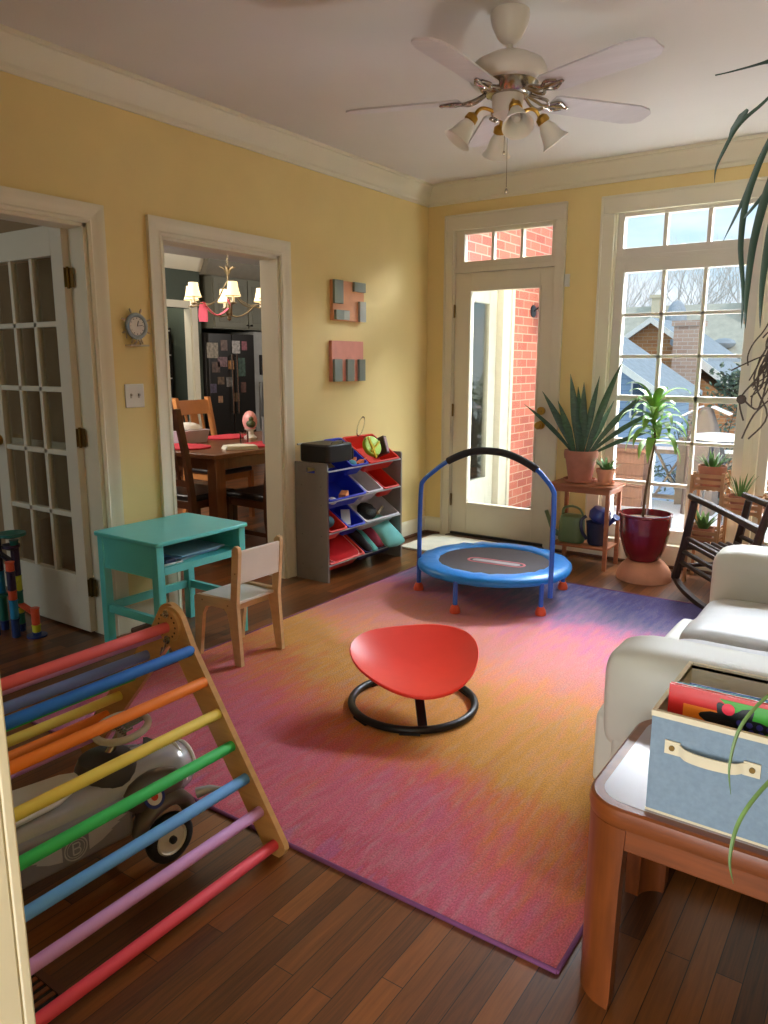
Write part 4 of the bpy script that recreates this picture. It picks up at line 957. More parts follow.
sn = thing('snake_plant', 'large dark green snake plant in a terracotta pot on the small wooden table', 'potted plant', (1.40, -.225, .587))
terr_pot('pot', (1.40, -.225, .587), .078, .112, .21, .055, M_TERRA, '', parent=sn, saucer=True)
def blade(b, d, L, w, bend, tw, parent, m_, name='leaf', fold=.3, droop=0):
    b = Vector(b); d = Vector(d).normalized(); hz = Vector((d.x, d.y, 0)); hz = hz.normalized() if hz.length > .01 else Vector((1, 0, 0)); pts = []
    p = b.copy(); n = 12; dd = d.copy()
    for i in range(n + 1):
        pts.append(p.copy()); dd = (dd + hz * bend / n - Vector((0, 0, 1)) * droop / n * (i / n) * 2).normalized(); p += dd * L / n
    s = Vector((math.cos(tw), math.sin(tw), 0))
    m = MB(); m.leaf(pts, w, .003, side=s, fold=fold, prof=lambda f: (.30 + .62 * min(1, f * 2.2)) * (1 - max(0, (f - .42) / .58) ** 1.9)); return obj(name, m, m_, parent, ang=60)
viewx = R(35)
for (ax, ay, lx, ly, lz, L, w, bend) in [
    (-.02, 0, -.12, .02, 1, .56, .066, .1), (.0, .0, .02, 0, 1, .50, .064, -.05), (.03, .01, .22, .05, 1, .68, .055, .18), (-.04, -.01, -.42, -.05, 1, .50, .058, .25), (-.05, .0, -.62, -.1, .9, .50, .04, .5),
    (.05, .0, .5, .05, .9, .60, .045, .5), (.05, -.02, .75, .1, .8, .62, .04, .7), (.01, -.03, .12, -.15, 1, .45, .06, .1), (-.01, .03, -.25, .2, 1, .48, .06, .1), (.02, .03, .3, .2, 1, .42, .055, .1),
    (-.03, -.03, -.22, -.15, 1, .40, .058, .1), (.04, -.03, .35, -.1, 1, .40, .05, .2), (.0, .02, .08, .1, 1, .55, .05, .05), (.06, .01, .95, .0, .62, .46, .036, .9), (-.05, .02, -.5, .1, 1, .42, .045, .3), (.02, -.04, .1, -.3, 1, .34, .05, .15)]:
    blade((1.40 + ax, -.225 + ay, .76), (lx * .82 + ly * .4, lx * .57 * .5 + ly, lz), L, w, bend, viewx + random.uniform(-.5, .5), sn, M_LEAFD)
sp2 = thing('small_potted_plant', 'small bushy plant in a little terracotta pot at the right end of the wooden table', 'potted plant', (1.59, -.26, .587))
terr_pot('pot', (1.59, -.26, .587), .045, .062, .10, .028, M_TERRAL, '', parent=sp2, saucer=True)
def tuft(c, n, L, w, parent, m_, spread=1.0, droop=.6, up=.8, r0=.02):
    m = MB()
    for k in range(n):
        a = 2 * PI * k / n + random.uniform(-.3, .3); d = Vector((math.cos(a) * spread, math.sin(a) * spread, up + random.uniform(-.3, .6))).normalized()
        l = L * random.uniform(.6, 1.1); p = Vector(c) + Vector((math.cos(a), math.sin(a), 0)) * r0; pts = []
        for i in range(8): pts.append(p.copy()); d = (d - Vector((0, 0, 1)) * droop * .22 * i / 7).normalized(); p = p + d * l / 7
        m.leaf(pts, w * random.uniform(.7, 1.2), .0016, fold=.3)
    return obj('leaves', m, m_, parent, ang=60)
tuft((1.59, -.26, .675), 26, .11, .02, sp2, M_LEAFG, .9, .9, .8)
# watering cans on the lower shelf
wc = thing('green_watering_can', 'olive green plastic watering can on the lower shelf of the plant table', 'watering can', (1.37, -.25, .15))
M_OLV = mat('olive_plastic', (104, 126, 84), .45); M_NAVY = mat('navy_plastic', (30, 48, 120), .35); M_NAVD = mat('dark_navy_plastic', (34, 44, 72), .4)
m = MB(); rings = []
for z, a, b in ((.152, .085, .06), (.17, .092, .066), (.30, .085, .06), (.335, .078, .055), (.345, .06, .04)): rings.append([Vector((1.37 + x, -.25 + y, z)) for x, y in rrect(-a, a, -b, b, b * .8, 5)])
m.loft(rings); obj('tank', m, M_OLV, wc)
m = MB(); m.tube(smoothpts([(1.30, -.25, .33), (1.31, -.255, .385), (1.37, -.26, .405), (1.43, -.26, .385), (1.455, -.26, .33)], 6), .011, 8, flat=.7); obj('carry_handle', m, M_OLV, wc)
m = MB(); m.tube(smoothpts([(1.29, -.25, .19), (1.24, -.27, .22), (1.21, -.28, .30), (1.19, -.29, .36)], 5), [.02] * 6 + [.014] * 10, 8); obj('spout', m, M_OLV, wc)
wd = thing('blue_watering_can', 'dark blue watering can on the lower shelf beside the olive green one', 'watering can', (1.545, -.25, .15))
m = MB(); m.lathe([(.058, .152), (.066, .17), (.076, .30), (.08, .31), (.074, .312), (.06, .18), (.001, .17)], (1.55, -.24, 0), 24); obj('tank', m, M_NAVD, wd)
m = MB(); m.lathe([(.04, 0), (.07, .02), (.078, .06), (.06, .10), (.03, .11)], (0, 0, 0), 20, Matrix.Translation((1.55, -.25, .31)) @ Matrix.Rotation(R(20), 4, 'Y')); obj('hood', m, M_NAVY, wd)
m = MB(); m.tube(smoothpts([(1.60, -.27, .28), (1.66, -.30, .33), (1.70, -.32, .375)], 5), [.018, .017, .016, .015, .014, .014, .014, .016, .02, .024, .026], 10); obj('spout', m, M_NAVY, wd)
m = MB(); m.tube(smoothpts([(1.48, -.28, .35), (1.455, -.30, .32), (1.46, -.30, .25), (1.49, -.28, .19)], 5), .012, 8); obj('handle', m, M_NAVD, wd)

# ------------------------------------------------------------------ maroon pot with dracaena on an upturned terracotta bowl
bw = MB(); bw.lathe([(.172, .0), (.175, .02), (.166, .055), (.146, .09), (.118, .118), (.09, .126), (.001, .126)], (1.92, -.37, 0), 36); tag(obj('terracotta_bowl', bw, M_TERRAL), 'pale terracotta bowl upside down on the floor under the maroon pot', 'bowl')
dr = thing('potted_dracaena', 'slender light green dracaena in a maroon glazed pot in front of the window', 'potted plant', (1.905, -.37, .125))
m = MB(); m.lathe([(.09, .126), (.105, .14), (.130, .20), (.150, .27), (.154, .30), (.158, .315), (.156, .33), (.160, .38), (.162, .415), (.168, .42), (.168, .435), (.155, .437), (.150, .40), (.10, .18), (.001, .17)], (1.905, -.37, 0), 40); obj('pot', m, M_MAROON, dr)
m = MB(); m.lathe([(.150, .395), (.08, .40), (.001, .405)], (1.905, -.37, 0), 24); obj('soil', m, mat('pale_soil', (120, 92, 74), .95, var=.4, scale=50, bump=.8), dr)
st = smoothpts([(1.885, -.36, .395), (1.89, -.355, .55), (1.905, -.35, .72), (1.925, -.35, .88), (1.915, -.35, 1.0), (1.905, -.35, 1.12)], 5)
m = MB(); m.tube(st, [.009 - .004 * i / len(st) for i in range(len(st))], 8); obj('stem', m, mat('stem_brown', (96, 72, 48), .8), dr)
random.seed(11)
def dleaf(b, a, L, w, el, droop, parent, m_, nm='leaf'):
    d = Vector((math.cos(a) * math.cos(el), math.sin(a) * math.cos(el), math.sin(el))); p = Vector(b); pts = []
    n = 11
    for i in range(n + 1): pts.append(p.copy()); d = (d - Vector((0, 0, 1)) * droop * 2 * (i / n) / n).normalized(); p = p + d * L / n
    m = MB(); m.leaf(pts, w, .0018, fold=.28, prof=lambda f: (.4 + .6 * min(1, f * 3)) * (1 - max(0, (f - .3) / .7) ** 2)); return obj(nm, m, m_, parent, ang=60)
for k in range(34):
    h = .84 + .28 * (k / 33) ** .8; i = int((h - .395) / .725 * (len(st) - 1)); b = st[min(i, len(st) - 1)]
    a = k * 2.4; f = k / 33
    dleaf(b, a, random.uniform(.20, .30), .056, R(15 + 48 * f), 4.0 - 2.0 * f, dr, M_LEAF)

# ------------------------------------------------------------------ slatted plant stand
M_SLAT = mat('slat_wood', (188, 140, 98), .55, var=.12)
ps = thing('slatted_plant_stand', 'folding wooden plant stand of three slatted tray boxes in front of the window', 'plant stand', (2.34, -.2, 0))
def tray(x0, x1, y0, y1, z0, z1):
    m = MB(); 
    for k in range(3):
        z = z0 + .012 + (z1 - z0 - .024) * k / 2
        for y in (y0, y1): m.box(x0, x1, y - .004, y + .004, z - .011, z + .011)
        for x in (x0, x1): m.box(x - .004, x + .004, y0, y1, z - .011, z + .011)
    n = 5
    for k in range(n): xx = x0 + .015 + (x1 - x0 - .03) * k / (n - 1); m.box(xx - .009, xx + .009, y0, y1, z0 - .004, z0 + .004)
    for x in (x0, x1):
        for y in (y0, y1): m.box(x - .009, x + .009, y - .009, y + .009, z0 - .01, z1 + .012)
    obj('tray_box', m, M_SLAT, ps)
tray(2.165, 2.335, -.28, -.10, .605, .705); tray(2.345, 2.555, -.30, -.12, .475, .575); tray(2.145, 2.325, -.30, -.10, .245, .345)
for x, y, z in ((2.158, -.30, .70), (2.335, -.29, .70), (2.158, -.09, .70), (2.335, -.09, .70), (2.565, -.31, .57), (2.565, -.11, .57), (2.16, -.30, .3)):
    if z != .3: m = MB(); m.box(x - .009, x + .009, y - .009, y + .009, 0, z); obj('leg', m, M_SLAT, ps)
def potplant(x, y, z, r_, h, label, n, L, m_=M_LEAFG, potm=M_TERRA, w=.02, spread=.7):
    t = thing('potted_plant', label, 'potted plant', (x, y, z), 'plants on the slatted stand')
    terr_pot('pot', (x, y, z), r_ * .72, r_, h, h * .28, potm, '', parent=t); tuft((x, y, z + h * .8), n, L, w, t, m_, spread, .6, .9); return t
random.seed(5)
potplant(2.25, -.19, .612, .082, .14, 'spiky aloe in a terracotta pot on the top tray of the slatted stand', 26, .15, w=.018, spread=.8)
potplant(2.43, -.21, .482, .065, .10, 'thin sprawling plant in a low pot on the right tray of the slatted stand', 12, .20, w=.014, spread=.55)
potplant(2.225, -.2, .252, .07, .10, 'broad-leaved small plant on the lowest left tray of the slatted stand', 13, .14, w=.032, spread=.7)

# ------------------------------------------------------------------ twig rocking chair
rc = thing('rocking_chair', 'dark rustic twig rocking chair between the sofa and the window', 'rocking chair', (0, 0, 0))
# local frame: +x = towards the back of the chair, y across, origin under the front of the near runner
RWD = .34
def rt_(pts, r_, name='post', sg=8): m = MB(); m.tube(pts, r_, sg); return obj(name, m, M_TWIG, rc)
for y in (0, RWD):
    m = MB()
    pp = smoothpts([(-.07, y, .105), (.05, y, .052), (.25, y, .02), (.45, y, .02), (.68, y, .055), (.86, y, .12)], 5)
    rings = [[p + Vector((0, s * .016, t * .014)) for s, t in ((-1, -1), (1, -1), (1, 1), (-1, 1))] for p in pp]; m.loft(rings); obj('runner', m, M_TWIG, rc, ang=30)
    rt_([(-.05, y, .095), (.03, y, .33), (.10, y, .595)], [.025, .023, .021], 'front_post')
    rt_([(.56, y, .035), (.66, y, .33), (.74, y, .56), (.86, y, .86)], [.023, .022, .021, .019], 'back_post')
    rt_([(.05, y, .62), (.28, y, .605), (.50, y, .585), (.74, y, .56)], [.019, .021, .020, .026], 'armrest')
    for z in (.36, .27, .20): rt_([(.02 + (z - .3) * .28, y, z + .01), (.32, y, z - .005), (.65 + (z - .3) * .3, y, z - .02)], [.014, .015, .014], 'side_rung')
for z, x in ((.30, .02), (.18, -.02)): rt_([(x, 0, z), (x, RWD, z)], .014, 'front_rung')
for z in (.45, .60, .72, .83): x = .70 + (z - .45) * .39; rt_([(x, 0, z), (x + .015, RWD / 2, z + .01), (x, RWD, z)], .014, 'back_rung')
for k in range(7):
    f = (k + .5) / 7; m = MB(); m.tube([(.04, RWD * f, .325), (.34, RWD * f, .31), (.65, RWD * f, .305)], .013, 6); obj('seat_slat', m, M_TWIG, rc)
place(rc, (2.20, -.62, 0), R(-48))

# ------------------------------------------------------------------ sofa
so = thing('sofa', 'cream leather two-seat sofa with rolled arms along the right side of the rug', 'sofa', (3.05, -2.5, 0))
def puffy(x0, x1, y0, y1, z0, z1, r_, m_, name, seed=0, amp=.006, sub=True, crown=0.0):
    """rounded cushion block: subdivided box pushed to a superellipsoid corner, with gentle sag and wrinkles"""
    m = MB(); bm = m.bm; bmesh.ops.create_cube(bm, size=1); bmesh.ops.subdivide_edges(bm, edges=bm.edges, cuts=9, use_grid_fill=True)
    c = Vector(((x0 + x1) / 2, (y0 + y1) / 2, (z0 + z1) / 2)); hx, hy, hz = (x1 - x0) / 2, (y1 - y0) / 2, (z1 - z0) / 2
    for v in bm.verts:
        p = Vector((v.co.x * 2 * hx, v.co.y * 2 * hy, v.co.z * 2 * hz))
        q = Vector((max(-hx + r_, min(hx - r_, p.x)), max(-hy + r_, min(hy - r_, p.y)), max(-hz + r_, min(hz - r_, p.z)))); d = p - q
        if d.length > 1e-6: p = q + d.normalized() * min(d.length, r_)
        if p.z > 0: p.z += crown * (1 - (p.x / hx) ** 2) * (1 - (p.y / hy) ** 2)
        w = c + p; nz_ = noise.noise(w * 5 + Vector((seed, 0, 0))) * amp + noise.noise(Vector((w.x * 4, w.y * 16, w.z * 9)) + Vector((seed, 3, 0))) * amp * .7
        p += p.normalized() * nz_; v.co = c + p
    o = obj(name, m, m_, so, ang=80)
    if sub: s = o.modifiers.new('sub', 'SUBSURF'); s.levels = 1; s.render_levels = 1
    return o
puffy(2.66, 3.45, -3.28, -1.76, .06, .30, .03, M_SOFA, 'base', amp=.002)
puffy(2.525, 2.70, -3.085, -1.965, .06, .315, .025, M_SOFA, 'front_rail', amp=.002)
for y0, y1 in ((-3.33, -3.09), (-1.97, -1.725)):
    puffy(2.655, 3.48, y0 + .004, y1 - .004, .05, .50, .03, M_SOFA, 'arm_panel', amp=.002)
    puffy(2.618, 3.50, y0 - .002, y1 + .004, .30, .622, .075, M_SOFA, 'arm', seed=y0, amp=.004)
puffy(2.632, 3.28, -3.09, -2.53, .27, .435, .06, M_SOFAS, 'seat_cushion', 1, .018, crown=.015)
puffy(2.632, 3.28, -2.525, -1.97, .27, .435, .06, M_SOFAS, 'seat_cushion', 5, .018, crown=.015)
puffy(3.22, 3.50, -3.09, -2.53, .40, .86, .09, M_SOFA, 'back_cushion', 8, .008); puffy(3.22, 3.50, -2.525, -1.96, .40, .86, .09, M_SOFA, 'back_cushion', 9, .008)
puffy(3.42, 3.56, -3.30, -1.74, .06, .82, .05, M_SOFA, 'back', 3, .003)
for x in (2.74, 3.42):
    for y in (-3.24, -1.80): m = MB(); m.cyl((x, y, 0 if x > 2.72 else RUGZ), (x, y, .07), .02, 12, .028); obj('foot', m, M_WALNUTD, so)

# ------------------------------------------------------------------ end table
et = thing('end_table', 'honey wood end table with a pale inset top and chunky rounded legs in the foreground', 'end table', (3.05, -3.62, 0))
X0, X1, Y0, Y1, ZT = 2.762, 3.36, -3.848, -3.362, .482
def ring_of(x0, x1, y0, y1, r_, z): return [Vector((x, y, z)) for x, y in rrect(x0, x1, y0, y1, r_, 7)]
m = MB(); m.loft([ring_of(X0, X1, Y0, Y1, .085, ZT - .042), ring_of(X0 - .003, X1 + .003, Y0 - .003, Y1 + .003, .085, ZT - .02), ring_of(X0, X1, Y0, Y1, .083, ZT - .004), ring_of(X0 + .006, X1 - .006, Y0 + .006, Y1 - .006, .078, ZT), ring_of(X0 + .026, X1 - .026, Y0 + .026, Y1 - .026, .062, ZT), ring_of(X0 + .028, X1 - .028, Y0 + .028, Y1 - .028, .06, ZT - .006)], cap=True); obj('top_frame', m, M_OAK, et, ang=30)
m = MB(); m.loft([ring_of(X0 + .026, X1 - .026, Y0 + .026, Y1 - .026, .062, ZT - .008), ring_of(X0 + .026, X1 - .026, Y0 + .026, Y1 - .026, .062, ZT + .0006)]); obj('top_inset', m, mat('pale_laminate', (172, 160, 170), .25, var=.02, coat=.4), et)
m = MB()
for a in ((X0 + .09, X1 - .09, Y0 + .006, Y0 + .028), (X0 + .09, X1 - .09, Y1 - .028, Y1 - .006), (X0 + .006, X0 + .028, Y0 + .09, Y1 - .09), (X1 - .028, X1 - .006, Y0 + .09, Y1 - .09)): m.box(a[0], a[1], a[2], a[3], ZT - .094, ZT - .042)
obj('apron', m, M_OAK, et, bevel=.003)
for sx, sy in ((-1, -1), (-1, 1), (1, -1), (1, 1)):
    cx = X0 if sx < 0 else X1; cy = Y0 if sy < 0 else Y1
    def leg_ring(z, w, t):
        # curved corner section: outer arc then inner arc
        r_ = .085; ox, oy = cx - sx * r_, cy - sy * r_; out = []
        pts = [(ox + sx * r_ * .0, cy - 0)]; outer = []; inner = []
        for k in range(9):
            a = PI / 2 * k / 8; outer.append((ox + sx * r_ * math.cos(a), oy + sy * r_ * math.sin(a))); inner.append((ox + sx * (r_ - t) * math.cos(a), oy + sy * (r_ - t) * math.sin(a)))
        outer = [(cx, oy - sy * w)] + outer + [(ox - sx * w, cy)]; inner = [(cx - sx * t, oy - sy * w)] + inner + [(ox - sx * w, cy - sy * t)]
        return [Vector((x, y, z)) for x, y in outer + inner[::-1]]
    m = MB(); m.loft([leg_ring(0, .0, .034), leg_ring(.02, .003, .036), leg_ring(.30, .008, .036), leg_ring(ZT - .043, .014, .036)]); obj('leg', m, M_OAKV, et, ang=30)
# fabric bin and the books in it
fb = thing('fabric_storage_bin', 'blue-grey linen storage bin with cream trim and strap handle on the end table', 'storage bin', (3.03, -3.70, ZT))
bx0, bx1, by0, by1, bz0, bz1 = 2.889, 3.160, -3.815, -3.510, ZT + .001, .700
m = MB()
def frame_box(m, x0, x1, y0, y1, z0, z1, t=.006):
    m.box(x0, x1, y0, y0 + t, z0, z1); m.box(x0, x1, y1 - t, y1, z0, z1); m.box(x0, x0 + t, y0 + t, y1 - t, z0, z1); m.box(x1 - t, x1, y0 + t, y1 - t, z0, z1)
frame_box(m, bx0, bx1, by0, by1, bz0, bz1); m.box(bx0, bx1, by0, by1, bz0, bz0 + .004); obj('linen_walls', m, M_LINEN, fb)
m = MB(); frame_box(m, bx0 - .0015, bx1 + .0015, by0 - .0015, by1 + .0015, bz1 - .009, bz1 + .003, .009); frame_box(m, bx0 - .001, bx1 + .001, by0 - .001, by1 + .001, bz0, bz0 + .005, .004)
frame_box(m, bx0 + .006, bx1 - .006, by0 + .006, by1 - .006, bz0 + .01, bz1 - .002, .0015); obj('cream_lining', m, M_CREAM, fb)
m = MB(); yy = by0 - .002
pts = smoothpts([(2.930, yy, .634), (2.947, yy - .003, .633), (2.963, yy - .012, .630), (3.0, yy - .016, .629), (3.045, yy - .012, .630), (3.062, yy - .003, .633), (3.08, yy, .634)], 4)
rings = [[p + Vector((0, s * .0016, t * .011)) for s, t in ((-1, -1), (1, -1), (1, 1), (-1, 1))] for p in pts]; m.loft(rings)
m.box(2.918, 2.947, yy - .0025, yy, .620, .648); m.box(3.062, 3.092, yy - .0025, yy, .620, .648); hs = obj('strap_handle', m, M_CREAM, fb)
for x, z in ((2.932, .634), (3.078, .634)): m = MB(); m.cyl((x, yy - .001, z), (x, yy - .006, z), .0055, 12); obj('rivet', m, M_BRASSD, hs)
def book(x0, x1, y, t, z1, cover, label, lean=0):
    b = thing('picture_book', label, 'book', ((x0 + x1) / 2, y, bz0 + .005), 'books in the linen bin')
    Mq = Matrix.Translation((0, y, bz0 + .006)) @ Matrix.Rotation(R(lean), 4, 'X')
    h = z1 - bz0
    m = MB(); m.box(x0, x1, 0, .0025, 0, h, Mq); m.box(x0, x1, t - .0025, t, 0, h, Mq); m.box(x1 - .003, x1, 0, t, 0, h, Mq); obj('cover', m, cover, b)
    m = MB(); m.box(x0 + .002, x1 - .003, .0025, t - .0025, .003, h - .003, Mq); obj('pages', m, mat('paper', (232, 226, 212), .8), b); return b, Mq, h
bb, Mq, bh_ = book(2.904, 3.155, -3.765, .012, .736, mat('cover_red', (206, 34, 30), .3, coat=.4), 'red, orange and green board book with dark leaves and berries, foremost in the linen bin', -2)
def dec(poly, m_, name, d): 
    q = MB(); q.loft([[Mq @ Vector((p[0], -d, p[1])) for p in poly], [Mq @ Vector((p[0], -d - .0004, p[1])) for p in poly]]); return obj(name, q, m_, bb)
H0 = bh_
dec([(2.934, .0), (3.04, .0), (3.04, H0 - .035), (2.934, H0 - .035)], mat('cover_orange', (238, 130, 34), .3), 'cover_square', .0004)
dec([(3.03, .0), (3.154, .0), (3.154, H0 - .008), (3.0, H0 - .008), (3.03, H0 - .03)], mat('cover_green', (60, 160, 40), .3), 'cover_field', .0008)
def leafpoly(cx, cz, a, L, w): 
    out = []
    for k in range(16):
        t = 2 * PI * k / 16; x = L / 2 * math.cos(t) + L / 2; z = w / 2 * math.sin(t) * (1 - .3 * math.cos(t)) * (1 + .12 * (k % 2)); out.append((cx + x * math.cos(a) - z * math.sin(a), cz + x * math.sin(a) + z * math.cos(a)))
    return out
MBL = mat('print_black', (20, 26, 26), .3)
for k, (a, L) in enumerate(((175, .066), (215, .06), (130, .05), (50, .05), (255, .05), (290, .05), (330, .06), (5, .07))): dec(leafpoly(3.03, H0 - .055, R(a), L, .028), MBL, 'cover_leaf', .0014 + .0004 * (k % 2))
dec([(3.018 + .012 * math.cos(2 * PI * k / 16), H0 - .026 + .012 * math.sin(2 * PI * k / 16)) for k in range(16)], mat('print_pinkred', (230, 40, 66), .3), 'cover_berry', .0022)
for k in range(13):
    x, z = 3.04 + .018 * (k % 5) + .004 * (k // 5), H0 - .048 - .014 * (k // 5); dec([(x + .006 * math.cos(2 * PI * i / 10), z + .006 * math.sin(2 * PI * i / 10)) for i in range(10)], mat('print_violet', (62, 58, 130), .3), 'cover_grape', .0022)
book(2.912, 3.15, -3.74, .009, .730, mat('cover_teal', (40, 130, 140), .35), 'thin teal book standing behind the red board book in the linen bin', -2)
book(2.93, 3.15, -3.715, .012, .722, mat('cover_blue', (60, 110, 190), .35), 'blue book standing third from the front in the linen bin', -2)

# ------------------------------------------------------------------ glass plant stand with a spider plant, right edge
gs = thing('glass_plant_stand', 'slim metal and glass plant stand at the right edge in front of the end table', 'plant stand', (3.30, -4.42, 0))
M_PEW = mat('pewter', (168, 158, 150), .3, .85)
for x, y in ((3.212, -4.41), (3.43, -4.41), (3.212, -4.62), (3.43, -4.62)):
    m = MB(); m.box(x - .004, x + .004, y - .004, y + .004, 0, .935); po = obj('post', m, M_PEW, gs)
    for z in (.62, .25): m = MB(); m.ell((x, y, z), .009, .009, .006, 10, 5); m.ell((x, y, z + .014), .007, .007, .005, 10, 5); obj('collar', m, M_BRASS, po)
m = MB(); m.box(3.208, 3.434, -4.624, -4.406, .935, .940); obj('top_glass', m, glass_mat('shelf_glass', (.82, .92, .86), .15), gs)
m = MB(); m.box(3.216, 3.426, -4.413, -4.408, .06, .93); obj('side_glass', m, glass_mat('side_glass_m', (.86, .94, .88), .15), gs)
m = MB(); m.box(3.176, 3.428, -4.63, -4.39, .28, .287); obj('shelf_glass', m, MATS['shelf_glass'], gs)
spd = thing('spider_plant', 'spider plant with arching striped leaves on the glass stand at the right edge', 'potted plant', (3.31, -4.5, .944))
terr_pot('pot', (3.31, -4.51, .944), .06, .08, .12, .03, M_TERRA, '', parent=spd)
M_SPID = mat('spider_leaf', (98, 128, 70), .45, var=.35, scale=14, stretch=(1, 1, 1))
for P_, w in (([(3.27, -4.48, 1.04), (3.20, -4.44, 1.07), (3.16, -4.42, 1.035), (3.132, -4.41, .985), (3.124, -4.41, .935), (3.128, -4.41, .90)], .011), ([(3.27, -4.48, 1.03), (3.20, -4.44, .985), (3.165, -4.42, .93), (3.14, -4.41, .87), (3.134, -4.41, .82), (3.14, -4.41, .79)], .013),
              ([(3.30, -4.5, 1.04), (3.33, -4.4, 1.16), (3.36, -4.33, 1.1), (3.38, -4.3, 1.0)], .013), ([(3.33, -4.5, 1.04), (3.42, -4.5, 1.15), (3.48, -4.5, 1.05)], .013), ([(3.3, -4.53, 1.04), (3.29, -4.6, 1.18), (3.27, -4.68, 1.08)], .013)):
    m = MB(); m.leaf(smoothpts(P_, 6), w * .6, .0015, side=(.82, .57, 0), fold=.3); obj('leaf', m, M_SPID, spd, ang=60)

# ------------------------------------------------------------------ hanging plant, top right
hg = thing('hanging_plant', 'dark long-leaved hanging plant with tangled dry roots in front of the window at upper right', 'hanging plant', (3.13, -3.86, 1.80))
m = MB(); m.lathe([(.05, 1.70), (.08, 1.74), (.09, 1.80), (.095, 1.81), (.085, 1.81), (.07, 1.73), (.001, 1.72)], (3.16, -3.84, 0), 24); obj('pot', m, M_TERRA, hg)
for k in range(3): a = 2 * PI * k / 3; m = MB(); m.cyl((3.16 + .09 * math.cos(a), -3.84 + .09 * math.sin(a), 1.80), (3.16, -3.84, 2.15), .0015, 6); obj('cord', m, M_ROOT, hg)
m = MB(); m.cyl((3.16, -3.84, 2.15), (3.16, -3.84, H), .0015, 6); obj('cord', m, M_ROOT, hg)
m = MB(); m.lathe([(.08, 1.80), (.001, 1.80)], (3.16, -3.84, 0), 16); obj('moss', m, M_SOIL, hg)
HL = [([(3.13, -3.86, 1.81), (3.06, -3.88, 1.852), (3.01, -3.9, 1.838), (2.968, -3.9, 1.835), (2.932, -3.9, 1.834)], .016),
      ([(3.12, -3.87, 1.81), (3.04, -3.9, 1.80), (3.00, -3.9, 1.775), (2.972, -3.9, 1.752), (2.955, -3.9, 1.72), (2.945, -3.9, 1.695), (2.944, -3.9, 1.672)], .012),
      ([(3.12, -3.87, 1.80), (3.05, -3.9, 1.77), (3.015, -3.9, 1.71), (2.99, -3.9, 1.64), (2.965, -3.9, 1.58)], .016),
      ([(3.13, -3.87, 1.80), (3.04, -3.9, 1.75), (3.00, -3.9, 1.66), (2.992, -3.9, 1.58), (3.002, -3.9, 1.50), (3.004, -3.9, 1.44)], .018),
      ([(3.13, -3.87, 1.80), (3.06, -3.9, 1.75), (3.03, -3.9, 1.67), (3.012, -3.9, 1.58), (3.008, -3.9, 1.49), (3.01, -3.9, 1.44)], .024),
      ([(3.13, -3.87, 1.80), (3.07, -3.9, 1.73), (3.04, -3.9, 1.62), (3.03, -3.9, 1.52), (3.032, -3.9, 1.44)], .026),
      ([(3.13, -3.87, 1.79), (3.06, -3.9, 1.71), (3.03, -3.9, 1.66), (3.0, -3.9, 1.62), (2.99, -3.9, 1.61)], .012),
      ([(3.18, -3.86, 1.80), (3.23, -3.9, 1.88), (3.28, -3.93, 1.80), (3.3, -3.95, 1.65)], .02), ([(3.18, -3.82, 1.80), (3.24, -3.75, 1.86), (3.3, -3.7, 1.7)], .02), ([(3.14, -3.82, 1.80), (3.12, -3.72, 1.87), (3.1, -3.62, 1.7)], .02)]
for P_, w in HL:
    m = MB(); m.leaf(smoothpts(P_, 6), w * .62, .0018, side=(.82, .57, 0), fold=.25, prof=lambda f: (.35 + .65 * min(1, f * 2)) * (1 - max(0, (f - .35) / .65) ** 2) + .03); obj('leaf', m, M_LEAFH, hg, ang=60)
m = MB(); m.leaf([(2.985, -3.9, 1.775), (2.978, -3.9, 1.765), (2.966, -3.9, 1.748), (2.96, -3.9, 1.74)], .014, .0018, side=(.82, .57, 0)); obj('leaf', m, M_LEAFH, hg)
random.seed(21)
m = MB()
for k in range(42):
    a = Vector((3.068 + random.uniform(-.02, .02), -3.9 + random.uniform(-.02, .02), random.uniform(1.40, 1.50))); P_ = [a]; d = Vector((random.uniform(-.6, .4), random.uniform(-.3, .3), -1))
    for i in range(7): d = (d + Vector((random.uniform(-.45, .4), random.uniform(-.5, .5), random.uniform(-.5, .3)))).normalized(); P_.append(P_[-1] + d * .014)
    m.tube(smoothpts(P_, 3), .0012, 5)
for P_ in ([(3.06, -3.9, 1.40), (3.035, -3.9, 1.36), (3.012, -3.9, 1.325), (3.02, -3.9, 1.29)], [(3.05, -3.9, 1.36), (3.04, -3.9, 1.31), (3.012, -3.9, 1.33)], [(3.06, -3.9, 1.33), (3.035, -3.9, 1.30), (3.02, -3.9, 1.26)], [(3.05, -3.9, 1.42), (3.03, -3.9, 1.36), (3.055, -3.9, 1.30), (3.03, -3.9, 1.26)]): m.tube(smoothpts(P_, 5), .0015, 6)
m.ell((3.014, -3.9, 1.325), .008, .008, .008, 8, 5)
obj('dry_roots', m, M_ROOT, hg)

# ------------------------------------------------------------------ floor register
fv = thing('floor_register', 'dark slatted floor register in the boards under the lowest red rung', 'floor vent', (1.80, -4.57, 0))
m = MB(); frame_box(m, 1.62, 1.865, -4.72, -4.49, 0.0, .005, .018); obj('frame', m, M_WALNUTD, fv)
m = MB()
for k in range(9): x = 1.65 + .0235 * k; m.box(x, x + .011, -4.70, -4.51, 0.0, .0045)
obj('slats', m, M_OAKV, fv)
m = MB(); m.box(1.638, 1.847, -4.702, -4.508, .0002, .0012); obj('shade_sheet', m, mat('shade_black', (12, 10, 9), .9), fv)  # near-black sheet: shade below the slats put into its colour

